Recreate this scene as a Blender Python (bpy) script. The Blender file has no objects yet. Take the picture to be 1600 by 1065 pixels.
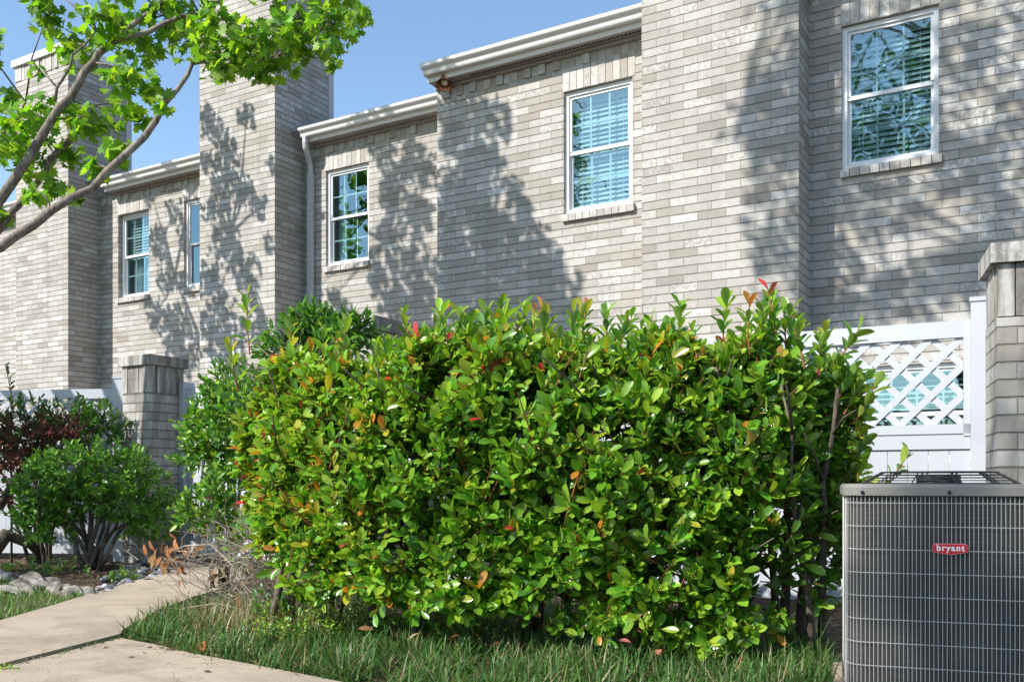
import bpy, math, random
import numpy as np
from mathutils import Vector, Matrix

# ------------------------------------------------------------------ camera, sky, sun, exposure
sc = bpy.context.scene
COL = sc.collection
YAW = math.radians(30.2); SN, CS = math.sin(YAW), math.cos(YAW)
F = 1450.0; HZ = 752.0; H = 0.70
cam_d = bpy.data.cameras.new("camera"); cam = bpy.data.objects.new("camera", cam_d); COL.objects.link(cam)
cam.location = (0, 0, H); cam.rotation_euler = (math.pi / 2, 0, YAW)
cam_d.sensor_width = 36; cam_d.lens = 36 * F / 1600; cam_d.shift_y = (HZ - 532.5) / 1600
cam_d.clip_start = 0.05; cam_d.clip_end = 2000
sc.camera = cam

SUNV = Vector((0.52, 1.0, -0.93)).normalized()          # direction the light travels
SX, SY, SZ = 0.52, 1.0, -0.93
elev = math.asin(-SUNV.z); azim = math.atan2(-SUNV.x, -SUNV.y)
world = bpy.data.worlds.new("World"); sc.world = world; world.use_nodes = True
wn = world.node_tree.nodes; wl = world.node_tree.links
sky = wn.new("ShaderNodeTexSky"); sky.sky_type = 'NISHITA'; sky.sun_disc = False
sky.sun_elevation = elev; sky.sun_rotation = azim % (2 * math.pi)
sky.air_density = 1.0; sky.dust_density = 0.4; sky.ozone_density = 1.0
tintn = wn.new("ShaderNodeMix"); tintn.data_type = 'RGBA'; tintn.blend_type = 'MULTIPLY'; tintn.inputs[0].default_value = 1; tintn.inputs[7].default_value = (1.05, 1.125, 1.14, 1)
wl.new(sky.outputs[0], tintn.inputs[6]); wl.new(tintn.outputs[2], wn["Background"].inputs[0]); wn["Background"].inputs[1].default_value = 0.148
sun_d = bpy.data.lights.new("sun", 'SUN'); sun_d.energy = 5.0; sun_d.angle = math.radians(0.5); sun_d.color = (1.0, 0.95, 0.87)
sun = bpy.data.objects.new("sun", sun_d); COL.objects.link(sun); sun.location = (-8, -16, 20)
sun.rotation_euler = SUNV.to_track_quat('-Z', 'Y').to_euler()
sc.view_settings.view_transform = 'Standard'; sc.view_settings.look = 'None'
sc.view_settings.exposure = 0.55; sc.view_settings.gamma = 1.0
try:
    sc.cycles.use_denoising = True
    sc.cycles.max_bounces = 8; sc.cycles.transparent_max_bounces = 12
    sc.cycles.caustics_reflective = False; sc.cycles.caustics_refractive = False
except Exception:
    pass

R = random.Random(11); RN = np.random.default_rng(7)

def c2w(r, Z, z):                       # (metres right of the view axis, metres ahead, height) -> world
    return Vector((-Z * SN + r * CS, Z * CS + r * SN, z))
def at(px, py, Z):                      # point of the place at a given distance ahead
    return c2w((px - 800) / F * Z, Z, H + (HZ - py) / F * Z)
def gr(px, py):                         # point on the ground
    Z = H * F / (py - HZ); return at(px, py, Z)
def onwall(px, py, Y):                  # point on a plane parallel to the house fronts
    cx = (px - 800) / F; return at(px, py, Y / (CS + cx * SN))
def proj(P):
    Z = -P[0] * SN + P[1] * CS; r = P[0] * CS + P[1] * SN
    if Z < .1: return None
    return 800 + F * r / Z, HZ - F * (P[2] - H) / Z

# ------------------------------------------------------------------ materials
class NT:
    def __init__(s, name):
        s.m = bpy.data.materials.new(name); s.m.use_nodes = True
        s.t = s.m.node_tree; s.n = s.t.nodes; s.l = s.t.links
        s.n.clear(); s.out = s.new("ShaderNodeOutputMaterial")
    def new(s, t, **k):
        n = s.n.new(t)
        for a, v in k.items(): setattr(n, a, v)
        return n
    def put(s, sock, v):
        if hasattr(v, "is_output") or isinstance(v, bpy.types.NodeSocket): s.l.new(v, sock)
        elif isinstance(v, (tuple, list)): sock.default_value = (*v, 1.0) if len(v) == 3 and len(sock.default_value) == 4 else v
        else: sock.default_value = v
    def math(s, op, a, b=0.0, clamp=False):
        n = s.new("ShaderNodeMath", operation=op, use_clamp=clamp); s.put(n.inputs[0], a); s.put(n.inputs[1], b); return n.outputs[0]
    def mix(s, f, a, b, mode='MIX'):
        n = s.new("ShaderNodeMix", data_type='RGBA', blend_type=mode); s.put(n.inputs[0], f); s.put(n.inputs[6], a); s.put(n.inputs[7], b); return n.outputs[2]
    def noise(s, vec, scale, detail=3, rough=.55):
        n = s.new("ShaderNodeTexNoise"); n.inputs["Scale"].default_value = scale; n.inputs["Detail"].default_value = detail
        n.inputs["Roughness"].default_value = rough
        if vec is not None: s.l.new(vec, n.inputs["Vector"])
        return n.outputs["Fac"]
    def ramp(s, f, stops, interp='LINEAR'):
        n = s.new("ShaderNodeValToRGB"); n.color_ramp.interpolation = interp; e = n.color_ramp.elements
        while len(e) < len(stops): e.new(.5)
        for x, (p, c) in zip(e, stops): x.position = p; x.color = (*c, 1) if len(c) == 3 else c
        s.put(n.inputs[0], f); return n.outputs[0]
    def rng(s, v, a, b, c=0.0, d=1.0):
        n = s.new("ShaderNodeMapRange"); n.inputs[1].default_value = a; n.inputs[2].default_value = b
        n.inputs[3].default_value = c; n.inputs[4].default_value = d; s.put(n.inputs[0], v); return n.outputs[0]
    def pos(s): return s.new("ShaderNodeNewGeometry").outputs["Position"]
    def bump(s, h, strength, dist):
        n = s.new("ShaderNodeBump"); n.inputs["Strength"].default_value = strength; n.inputs["Distance"].default_value = dist
        s.put(n.inputs["Height"], h); return n.outputs[0]
    def pbsdf(s, col, rough=.8, normal=None, metal=0.0, spec=.5):
        p = s.new("ShaderNodeBsdfPrincipled"); s.put(p.inputs["Base Color"], col); s.put(p.inputs["Roughness"], rough)
        p.inputs["Metallic"].default_value = metal; p.inputs["Specular IOR Level"].default_value = spec
        if normal is not None: s.l.new(normal, p.inputs["Normal"])
        return p
    def done(s, sh): s.l.new(sh.outputs[0] if not isinstance(sh, bpy.types.NodeSocket) else sh, s.out.inputs[0]); return s.m

def simple(name, col, rough=.7, var=.12, scale=14, metal=0.0, spec=.4, bump=.15):
    t = NT(name); p = t.pos(); f = t.noise(p, scale, 4)
    c = t.mix(f, [x * (1 - var) for x in col], [min(1, x * (1 + var)) for x in col])
    b = t.bump(t.noise(p, scale * 8, 3), bump, .004)
    return t.done(t.pbsdf(c, rough, b, metal, spec))

BR = [(.0, (.315, .283, .248)), (.2, (.39, .358, .32)), (.5, (.44, .41, .372)), (.8, (.475, .45, .42)), (1, (.55, .53, .51))]
def brick_colour(t, rnd, rnd2, uvw, dark=1.0):
    c = t.ramp(rnd, [(p, tuple(x * dark for x in col)) for p, col in BR])
    mott = t.noise(uvw, 22, 5, .65)
    c = t.mix(t.rng(mott, .33, .72, 0, .40), c, [.27 * dark, .25 * dark, .215 * dark])
    sm = t.noise(uvw, 34, 4, .7)                                       # lime bloom on some bricks
    thr = t.math('MULTIPLY', t.rng(rnd2, .70, .97), t.rng(sm, .44, .58))
    return t.mix(t.math('MULTIPLY', thr, .72), c, [.66 * dark, .66 * dark, .66 * dark]), mott
def brick_wall(name, dark=1.0, L=.254, Hh=.0762, m=.0068, stain=0.0):
    t = NT(name); uv = t.new("ShaderNodeUVMap"); uv.uv_map = "UVMap"
    nz = t.new("ShaderNodeTexNoise"); nz.inputs["Scale"].default_value = 5; t.l.new(uv.outputs[0], nz.inputs["Vector"])
    va = t.new("ShaderNodeVectorMath", operation='MULTIPLY_ADD'); t.l.new(nz.outputs["Color"], va.inputs[0]); va.inputs[1].default_value = (.006, .006, 0); t.l.new(uv.outputs[0], va.inputs[2])
    sp = t.new("ShaderNodeSeparateXYZ"); t.l.new(va.outputs[0], sp.inputs[0]); U, V = sp.outputs[0], sp.outputs[1]
    v = t.math('DIVIDE', V, Hh); row = t.math('FLOOR', v)
    u = t.math('ADD', t.math('DIVIDE', U, L), t.math('MULTIPLY', t.math('FLOORED_MODULO', row, 2.0), .5))
    colm = t.math('FLOOR', u)
    fu = t.math('MULTIPLY', t.math('FRACT', u), L); fv = t.math('MULTIPLY', t.math('FRACT', v), Hh)
    def edge(x, size, w): return t.math('MULTIPLY', t.rng(x, w * .5, w), t.rng(t.math('SUBTRACT', size, x), w * .25, w * .6))
    mh = edge(fv, Hh, m); mv = edge(fu, L, m * .75); mask = t.math('MULTIPLY', t.math('ADD', t.math('MULTIPLY', mv, .55), .45), mh)
    cx = t.new("ShaderNodeCombineXYZ"); t.l.new(colm, cx.inputs[0]); t.l.new(row, cx.inputs[1])
    w = t.new("ShaderNodeTexWhiteNoise", noise_dimensions='2D'); t.l.new(cx.outputs[0], w.inputs["Vector"])
    ws = t.new("ShaderNodeSeparateXYZ"); t.l.new(w.outputs["Color"], ws.inputs[0])
    p = t.pos()
    c, mott = brick_colour(t, ws.outputs[0], ws.outputs[1], p, dark)
    joint = t.mix(t.noise(p, 9), [.12 * dark, .113 * dark, .10 * dark], [.30 * dark, .28 * dark, .25 * dark])
    c = t.mix(mv, t.mix(.6, c, [.24 * dark, .225 * dark, .20 * dark]), c); c = t.mix(mh, joint, c)
    if stain:
        st = t.new("ShaderNodeMapping"); st.inputs["Scale"].default_value = (9, 9, 1.6); t.l.new(p, st.inputs[0])
        s1 = t.rng(t.noise(st.outputs[0], 1.0, 4), .42, .62, 0, stain)
        c = t.mix(s1, c, [.075, .07, .062])
    big = t.rng(t.noise(p, .9, 4, .65), .38, .68, 0, .22)
    c = t.mix(big, c, [.25 * dark, .235 * dark, .205 * dark])
    ms = t.new("ShaderNodeMapping"); ms.inputs["Scale"].default_value = (5, 5, .35); t.l.new(p, ms.inputs[0])
    c = t.mix(t.rng(t.noise(ms.outputs[0], 1.0, 4, .6), .52, .72, 0, .28), c, [.17 * dark, .16 * dark, .145 * dark])
    h = t.math('ADD', t.math('ADD', mask, t.math('MULTIPLY', mott, .35)), t.math('MULTIPLY', ws.outputs[2], .35))
    return t.done(t.pbsdf(c, .92, t.bump(h, .9, .007), spec=.2))
def brick_single(name, dark=1.0, stain=0.0):
    t = NT(name); g = t.new("ShaderNodeNewGeometry"); r = g.outputs["Random Per Island"]; p = g.outputs["Position"]
    r2 = t.math('FRACT', t.math('MULTIPLY', r, 37.7))
    c, mott = brick_colour(t, r, r2, p, dark)
    if stain:
        st = t.new("ShaderNodeMapping"); st.inputs["Scale"].default_value = (16, 16, 2.2); t.l.new(p, st.inputs[0])
        c = t.mix(t.rng(t.noise(st.outputs[0], 1.0, 4), .42, .6, 0, stain), c, [.06, .057, .05])
    return t.done(t.pbsdf(c, .92, t.bump(mott, .5, .006), spec=.2))

M = {}
M['brick'] = brick_wall("brick wall"); M['brick1'] = brick_single("single bricks", 1.02)
M['pbrick'] = brick_wall("pillar brick", .95, stain=.55); M['pbrick1'] = brick_single("pillar soldier brick", .88, .62)
M['mortar'] = simple("mortar", (.25, .235, .21), .95)
M['white'] = simple("white vinyl", (.45, .47, .52), .42, .10, 4, spec=.4, bump=.03)
M['frame'] = simple("white window vinyl", (.74, .75, .76), .38, .03, 6, spec=.4, bump=.03)
M['trim'] = simple("white trim paint", (.72, .71, .69), .45, .05, 5, bump=.04)
M['soffit'] = simple("taupe soffit paint", (.34, .31, .28), .6, .05, 6)
M['board'] = simple("grey board", (.50, .49, .52), .55, .05, 5)
M['metal'] = simple("galvanised flashing", (.55, .58, .62), .35, .1, 6, metal=.8)
M['roof'] = simple("roof shingle", (.12, .115, .11), .9, .3, 30)
M['copper'] = simple("weathered copper", (.55, .26, .14), .4, .3, 40, metal=.7)
M['dark'] = simple("dark cavity", (.03, .03, .03), .9)
M['inside'] = simple("room plaster", (.30, .29, .28), .9, .05)
M['blind'] = simple("blind slat", (.78, .80, .80), .5, .03, 3, bump=0)
M['curtain'] = simple("curtain cloth", (.80, .82, .86), .8, .03)
M['lamp'] = simple("frosted bulb", (.8, .72, .6), .3)

def glass_mat():
    t = NT("window glass"); p = t.pos()
    b = t.bump(t.noise(p, 2.2, 2), .06, .05)
    tr = t.new("ShaderNodeBsdfTransparent"); tr.inputs[0].default_value = (.54, .71, .72, 1)
    gl = t.new("ShaderNodeBsdfGlossy"); gl.inputs[0].default_value = (.62, .90, .98, 1); gl.inputs["Roughness"].default_value = .015
    t.l.new(b, gl.inputs["Normal"])
    fr = t.new("ShaderNodeLayerWeight"); fr.inputs[0].default_value = .5
    fac = t.math('ADD', t.math('MULTIPLY', t.math('POWER', fr.outputs["Facing"], 4.0), .75), .23)
    mx = t.new("ShaderNodeMixShader"); t.l.new(fac, mx.inputs[0]); t.l.new(tr.outputs[0], mx.inputs[1]); t.l.new(gl.outputs[0], mx.inputs[2])
    return t.done(mx)
M['glass'] = glass_mat()

def leaf_mat(name, rough=.32, trans=.3, spec=.5, tmul=(1.3, 1.35, .5)):
    t = NT(name); a = t.new("ShaderNodeVertexColor"); a.layer_name = "tint"
    p = t.pos(); c = t.mix(t.rng(t.noise(p, 60, 2), .35, .7, 0, .25), a.outputs[0], [.03, .06, .012], 'MIX')
    g = t.new("ShaderNodeNewGeometry")
    back = t.mix(.45, a.outputs[0], [.17, .21, .10])
    c2 = t.mix(g.outputs["Backfacing"], c, back)
    pb = t.pbsdf(c2, t.rng(g.outputs["Backfacing"], 0, 1, rough, .6), None, 0, spec)
    tl = t.new("ShaderNodeBsdfTranslucent"); t.l.new(t.mix(1.0, a.outputs[0], tmul, 'MULTIPLY'), tl.inputs[0])
    mx = t.new("ShaderNodeMixShader"); mx.inputs[0].default_value = trans
    t.l.new(pb.outputs[0], mx.inputs[1]); t.l.new(tl.outputs[0], mx.inputs[2])
    return t.done(mx)
M['leaf'] = leaf_mat("glossy leaf", .27, .36, .62)
M['leaf2'] = leaf_mat("small leaf", .35, .30)
M['maple'] = leaf_mat("maple leaf", .5, .5, .3, (1.5, 1.5, .5))
M['grass'] = leaf_mat("grass blade", .45, .25, .35)
M['dry'] = leaf_mat("dry leaf", .8, .15, .2, (1, 1, 1))

def bark(name, a, b, sc_=9):
    t = NT(name); p = t.pos(); mp = t.new("ShaderNodeMapping"); mp.inputs["Scale"].default_value = (3, 3, 1); t.l.new(p, mp.inputs[0])
    n = t.noise(mp.outputs[0], sc_, 5, .65); blot = t.noise(p, 5, 3)
    c = t.mix(t.rng(n, .35, .65), a, b); c = t.mix(t.rng(blot, .5, .65, 0, .6), c, [min(1, x * 1.5) for x in b])
    return t.done(t.pbsdf(c, .9, t.bump(n, .7, .01), spec=.2))
M['maple_bark'] = bark("maple bark", (.09, .07, .06), (.27, .23, .195), 16)
M['bark'] = bark("shrub bark", (.05, .04, .032), (.15, .12, .095), 20)
M['twig'] = bark("reddish twig", (.14, .035, .022), (.27, .10, .055), 20)
M['drytwig'] = bark("dry twig", (.22, .18, .14), (.40, .34, .27), 20)

def concrete():
    t = NT("path concrete"); p = t.pos()
    c = t.mix(t.noise(p, 1.6, 5, .65), [.31, .245, .18], [.50, .41, .315])
    c = t.mix(t.rng(t.noise(p, 2.3, 6, .72), .48, .66, 0, .7), c, [.22, .18, .135])
    c = t.mix(t.rng(t.noise(p, 160, 2), .55, .75, 0, .45), c, [.22, .19, .16])
    mp = t.new("ShaderNodeMapping"); mp.inputs["Scale"].default_value = (1, 3.5, 1); mp.inputs["Rotation"].default_value = (0, 0, -.75); t.l.new(p, mp.inputs[0])
    c = t.mix(t.rng(t.noise(mp.outputs[0], 1.7, 5, .65), .5, .68, 0, .45), c, [.24, .20, .155])
    v = t.new("ShaderNodeTexVoronoi", feature='DISTANCE_TO_EDGE'); v.inputs["Scale"].default_value = 1.1
    wob = t.new("ShaderNodeVectorMath", operation='ADD'); nz = t.new("ShaderNodeTexNoise"); nz.inputs["Scale"].default_value = 5; t.l.new(p, nz.inputs["Vector"]); t.l.new(p, wob.inputs[0]); t.l.new(nz.outputs["Color"], wob.inputs[1]); t.l.new(wob.outputs[0], v.inputs["Vector"])
    crack = t.math('MULTIPLY', t.rng(v.outputs["Distance"], .0, .006, 1, 0), t.rng(t.noise(p, .8, 2), .55, .6))
    c = t.mix(crack, c, [.09, .075, .06])
    h = t.math('ADD', t.noise(p, 120, 3), t.noise(p, 6, 3))
    return t.done(t.pbsdf(c, .9, t.bump(h, .45, .006), spec=.2))
M['concrete'] = concrete()
def soil():
    t = NT("soil and leaf mulch"); p = t.pos()
    v = t.new("ShaderNodeTexVoronoi"); v.inputs["Scale"].default_value = 45; t.l.new(p, v.inputs["Vector"])
    vs = t.new("ShaderNodeSeparateXYZ"); t.l.new(v.outputs["Color"], vs.inputs[0])
    c = t.ramp(vs.outputs[0], [(0, (.035, .025, .018)), (.5, (.08, .055, .036)), (.8, (.16, .11, .065)), (1, (.28, .21, .13))])
    c = t.mix(t.rng(t.noise(p, 2.5, 4), .4, .65, 0, .6), c, [.05, .036, .025])
    h = t.math('ADD', t.math('MULTIPLY', v.outputs["Distance"], 1.0), t.noise(p, 30, 4))
    return t.done(t.pbsdf(c, .95, t.bump(h, .9, .02), spec=.15))
M['soil'] = soil()
M['turf'] = simple("turf base", (.07, .085, .03), .95, .5, 25, bump=.8)
def stone():
    t = NT("weathered limestone"); p = t.pos(); n = t.noise(p, 9, 6, .7)
    c = t.ramp(n, [(.36, (.07, .06, .05)), (.5, (.20, .18, .155)), (.68, (.38, .36, .33))])
    return t.done(t.pbsdf(c, .95, t.bump(t.noise(p, 24, 5, .7), .8, .02), spec=.2))
M['stone'] = stone()
def pebble_m(i, col): return simple("river pebble %d" % i, col, .6, .25, 40, spec=.4)
PEB = [pebble_m(i, c) for i, c in enumerate([(.07, .08, .095), (.13, .14, .16), (.19, .20, .215), (.36, .36, .37), (.21, .18, .15)])]

# ------------------------------------------------------------------ helpers
INV = {}
def tag(o, label=None, cat=None, group=None, kind=None):
    if label: o["label"] = label
    if cat: o["category"] = cat
    if group: o["group"] = group
    if kind: o["kind"] = kind
    return o
def thing(name, label, cat, loc=(0, 0, 0), rz=0.0, group=None):
    o = bpy.data.objects.new(name, None); COL.objects.link(o); o.empty_display_size = .2
    o.location = loc; o.rotation_euler = (0, 0, rz)
    INV[o.name] = (Matrix.Translation(loc) @ Matrix.Rotation(rz, 4, 'Z')).inverted()
    return tag(o, label, cat, group)
def chain_inv(par):
    while par.parent: par = par.parent
    return INV.get(par.name, Matrix.Identity(4))

class MB:
    def __init__(s): s.v = []; s.f = []; s.uv = []
    def quad(s, pts, uvs=None):
        i = len(s.v); s.v += [tuple(p) for p in pts]; s.f.append(tuple(range(i, i + len(pts))))
        s.uv += uvs if uvs else [(p[0] + p[1], p[2]) for p in pts]
        return s
    def box(s, x0, x1, y0, y1, z0, z1, skip=""):
        a = [(x0, y0, z0), (x1, y0, z0), (x1, y1, z0), (x0, y1, z0), (x0, y0, z1), (x1, y0, z1), (x1, y1, z1), (x0, y1, z1)]
        for k, q, m in (("f", (0, 1, 5, 4), 0), ("r", (1, 2, 6, 5), 1), ("b", (2, 3, 7, 6), 0), ("l", (3, 0, 4, 7), 1), ("t", (4, 5, 6, 7), 2), ("d", (3, 2, 1, 0), 2)):
            if k in skip: continue
            p = [a[i] for i in q]
            s.quad(p, [(c[0], c[2]) if m == 0 else (c[1] + .127, c[2]) if m == 1 else (c[0], c[1]) for c in p])
        return s
    def xbox(s, mtx, sx, sy, sz):                      # centred box through a matrix
        a = [mtx @ Vector((x * sx / 2, y * sy / 2, z * sz / 2)) for z in (-1, 1) for x, y in ((-1, -1), (1, -1), (1, 1), (-1, 1))]
        for q in ((0, 1, 5, 4), (1, 2, 6, 5), (2, 3, 7, 6), (3, 0, 4, 7), (4, 5, 6, 7), (3, 2, 1, 0)): s.quad([a[i] for i in q])
        return s
    def prism(s, prof, axis_pts):                      # profile [(a,b)] swept from p0 to p1; frame given
        p0, p1, ea, eb = axis_pts; n = len(prof)
        A = [p0 + ea * a + eb * b for a, b in prof]; B = [p1 + ea * a + eb * b for a, b in prof]
        for i in range(n): j = (i + 1) % n; s.quad([A[i], A[j], B[j], B[i]])
        s.quad(A[::-1]); s.quad(B); return s
    def tube(s, pts, rad, sides=6, cap=True):
        pts = [Vector(p) for p in pts]; n = len(pts)
        rad = rad if isinstance(rad, (list, tuple)) else [rad] * n
        up = None; rings = []
        for i, p in enumerate(pts):
            d = (pts[min(i + 1, n - 1)] - pts[max(i - 1, 0)])
            d = d.normalized() if d.length > 1e-9 else Vector((0, 0, 1))
            if up is None: up = d.orthogonal().normalized()
            up = (up - d * up.dot(d)); up = up.normalized() if up.length > 1e-6 else d.orthogonal().normalized()
            w = d.cross(up); b = len(s.v)
            for k in range(sides):
                a = 2 * math.pi * k / sides; s.v.append(tuple(p + (up * math.cos(a) + w * math.sin(a)) * rad[i]))
            rings.append(b)
        for i in range(n - 1):
            for k in range(sides):
                k2 = (k + 1) % sides; q = (rings[i] + k, rings[i] + k2, rings[i + 1] + k2, rings[i + 1] + k)
                s.f.append(q); s.uv += [(0, 0)] * 4
        if cap:
            s.f.append(tuple(rings[0] + k for k in reversed(range(sides)))); s.uv += [(0, 0)] * sides
            s.f.append(tuple(rings[-1] + k for k in range(sides))); s.uv += [(0, 0)] * sides
        return s
    def build(s, name, mat, parent=None, smooth=False, local=False):
        v = s.v
        if parent and not local:
            mi = chain_inv(parent); v = [tuple(mi @ Vector(p)) for p in v]
        me = bpy.data.meshes.new(name); me.from_pydata(v, [], s.f)
        u = me.uv_layers.new(name="UVMap"); u.data.foreach_set("uv", [c for q in s.uv for c in q])
        if smooth: me.polygons.foreach_set("use_smooth", [True] * len(me.polygons))
        me.materials.append(mat); me.update()
        o = bpy.data.objects.new(name, me); COL.objects.link(o)
        if parent: o.parent = parent
        return o
def bevel(o, w=.004, seg=2):
    m = o.modifiers.new("bevel", 'BEVEL'); m.width = w; m.segments = seg; m.limit_method = 'ANGLE'; m.angle_limit = math.radians(40); return o

# leaves ---------------------------------------------------------------------------------
def oval_template(w=.38, fold=.10, rows=((0, .10), (.22, .72), (.5, 1.0), (.78, .74), (1, .05))):
    v = []; f = []
    for t, k in rows:
        x = w / 2 * k; v += [(-x, t, fold * k), (0, t, 0), (x, t, fold * k)]
    for i in range(len(rows) - 1):
        a = 3 * i; f += [(a, a + 1, a + 4, a + 3), (a + 1, a + 2, a + 5, a + 4)]
    return np.array(v, float), np.array(f)
OVAL = oval_template(.42, .07)
OBOV = oval_template(.44, .08, ((0, .07), (.2, .48), (.45, .86), (.7, 1.0), (.9, .66), (1, .10)))
OVAL3 = oval_template(.5, .08, ((0, .12), (.4, 1.0), (1, .08)))
def maple_template():
    o = [(0, 0), (.13, .10), (.42, .02), (.36, .22), (.62, .42), (.36, .48), (.42, .72), (.17, .66), (0, 1.0)]
    pts = o + [(-x, y) for x, y in o[-2:0:-1]]
    v = [(0, .38, -.03)] + [(x, y, .10 * abs(x) - .12 * (y - .4) ** 2) for x, y in pts]; n = len(pts)
    return np.array(v, float), np.array([(0, 1 + i, 1 + (i + 1) % n) for i in range(n)])
MAPLE = maple_template()
def norm(a): return a / np.maximum(np.linalg.norm(a, axis=1, keepdims=True), 1e-9)
def leaves(name, tmpl, O, D, N, S, C, mat, parent=None, curl=None, label=None):
    tv, tf = tmpl; O = np.asarray(O, float); D = norm(np.asarray(D, float)); N = np.asarray(N, float); S = np.asarray(S, float); C = np.asarray(C, float)
    m = len(O); rgt = norm(np.cross(D, N)); nn = np.cross(rgt, D)
    cu = np.zeros(m) if curl is None else np.asarray(curl)
    tz = tv[None, :, 2] - cu[:, None] * tv[None, :, 1] ** 2
    P = O[:, None, :] + S[:, None, None] * (tv[None, :, 0, None] * rgt[:, None, :] + tv[None, :, 1, None] * D[:, None, :] + tz[:, :, None] * nn[:, None, :])
    P = P.reshape(-1, 3)
    if parent:
        mi = np.array(chain_inv(parent)); P = P @ mi[:3, :3].T + mi[:3, 3]
    k = len(tv); Fc = (tf[None] + (np.arange(m) * k)[:, None, None]).reshape(-1, tf.shape[1])
    me = bpy.data.meshes.new(name); nl = Fc.size
    me.vertices.add(len(P)); me.vertices.foreach_set("co", P.ravel())
    me.loops.add(nl); me.loops.foreach_set("vertex_index", Fc.ravel().astype(np.int32))
    me.polygons.add(len(Fc)); me.polygons.foreach_set("loop_start", np.arange(0, nl, tf.shape[1], dtype=np.int32))
    me.update(calc_edges=True); me.polygons.foreach_set("use_smooth", np.ones(len(Fc), bool))
    ca = me.color_attributes.new("tint", 'FLOAT_COLOR', 'POINT')
    cc = np.concatenate([np.repeat(C, k, 0), np.ones((m * k, 1))], 1); ca.data.foreach_set("color", cc.ravel())
    me.materials.append(mat)
    o = bpy.data.objects.new(name, me); COL.objects.link(o)
    if parent: o.parent = parent
    return o
def rand_dirs(n): return norm(RN.normal(size=(n, 3)))

class Shoots:                            # twigs that each carry a spray of leaves
    def __init__(s): s.O = []; s.D = []; s.N = []; s.S = []; s.C = []; s.cu = []; s.tw = MB()
    def add(s, p, d, length, n, size, colf, spread=.75, twig=.003, tip=None, sides=3, droop=.15):
        p = Vector(p); d = Vector(d).normalized(); a = d.orthogonal().normalized(); b = d.cross(a); ph = R.random() * 6.28
        bend = Vector((R.uniform(-.15, .15), R.uniform(-.15, .15), R.uniform(-droop, .12)))
        q = lambda t: p + d * (length * t) + bend * (length * t * t)
        if twig: s.tw.tube([q(0), q(.5), q(1)], [twig, twig * .8, twig * .5], sides, False)
        for i in range(n):
            t = .12 + .88 * (i + R.random() * .5) / n; an = ph + i * 2.4
            rad = a * math.cos(an) + b * math.sin(an); sp = spread * (1.15 - .55 * t) + R.uniform(-.15, .15)
            ld = d * math.cos(sp) + rad * math.sin(sp) + Vector((R.gauss(0, .14), R.gauss(0, .14), R.gauss(-.03, .14)))
            nrm = d * math.sin(sp) - rad * math.cos(sp) + Vector((R.gauss(0, .2), R.gauss(0, .2), .35 + R.gauss(0, .2)))
            s.O.append(q(t)); s.D.append(ld); s.N.append(nrm)
            s.S.append(size * R.uniform(.7, 1.15) * (1 - .25 * max(0, t - .8) / .2))
            s.C.append(colf(t, tip)); s.cu.append(R.uniform(-.02, .22))
    def build(s, name, mat, parent, tmpl=OVAL, tmat=None, twname="twigs"):
        o = leaves(name, tmpl, [tuple(x) for x in s.O], [tuple(x) for x in s.D], [tuple(x) for x in s.N], s.S, s.C, mat, parent, s.cu)
        if s.tw.v: s.tw.build(twname, tmat or M['twig'], parent, True)
        return o
def jit(c, v=.25):
    k = 1 + R.uniform(-v, v); return (c[0] * k * (1 + R.uniform(-.2, .25)), c[1] * k, c[2] * k)
def in_poly(x, y, P):
    r = False; j = len(P) - 1
    for i in range(len(P)):
        if (P[i][1] > y) != (P[j][1] > y) and x < (P[j][0] - P[i][0]) * (y - P[i][1]) / (P[j][1] - P[i][1]) + P[i][0]: r = not r
        j = i
    return r
def clip_rect(poly, x0, x1, z0, z1):
    for ax, lim, sg in ((0, x0, 1), (0, x1, -1), (1, z0, 1), (1, z1, -1)):
        out = []
        for i in range(len(poly)):
            a, b = poly[i], poly[(i + 1) % len(poly)]; da, db = sg * (a[ax] - lim), sg * (b[ax] - lim)
            if da >= 0: out.append(a)
            if (da >= 0) != (db >= 0): t = da / (da - db); out.append((a[0] + (b[0] - a[0]) * t, a[1] + (b[1] - a[1]) * t))
        poly = out
        if len(poly) < 3: return []
    return poly

# ------------------------------------------------------------------ ground, lawn, path
def sheet(name, pts, z, mat, kind='structure', sub=False):
    m = MB(); m.quad([(p[0], p[1], z) for p in pts]); o = m.build(name, mat); tag(o, kind=kind); return o
sheet("ground", [(-400, -400), (400, -400), (400, 400), (-400, 400)], 0.0, M['soil'])
g2 = lambda x, y: tuple(gr(x, y))[:2]
PATH_L = [g2(-260, 1065), g2(-120, 1010), g2(0, 978), g2(70, 957), g2(130, 938), g2(215, 912), g2(262, 899), g2(296, 884)]
PATH_R = [g2(372, 888), g2(385, 905), g2(350, 925), g2(300, 940), g2(240, 965), g2(192, 993)]
JOINT_A, JOINT_B = g2(-260, 1128), g2(192, 1005)
m = MB(); up = PATH_L + PATH_R + [g2(188, 1000), g2(-265, 1118)]
def slab(name, P, z=.03):
    m = MB(); n = len(P); m.quad([(x, y, z) for x, y in P])
    for i in range(n): j = (i + 1) % n; m.quad([(*P[i], -.02), (*P[j], -.02), (*P[j], z), (*P[i], z)])
    return tag(m.build(name, M['concrete']), kind='structure')
area = sum(up[i][0] * up[(i + 1) % len(up)][1] - up[(i + 1) % len(up)][0] * up[i][1] for i in range(len(up)))
slab("path", up if area > 0 else up[::-1])
lo = [g2(-265, 1124), g2(188, 1006), g2(240, 1016), g2(300, 1031), g2(390, 1048), g2(480, 1066), g2(700, 1112), (-.2, 1.75), (3, 1.75), (3, -3), (-6, -3)]
area = sum(lo[i][0] * lo[(i + 1) % len(lo)][1] - lo[(i + 1) % len(lo)][0] * lo[i][1] for i in range(len(lo)))
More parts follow.
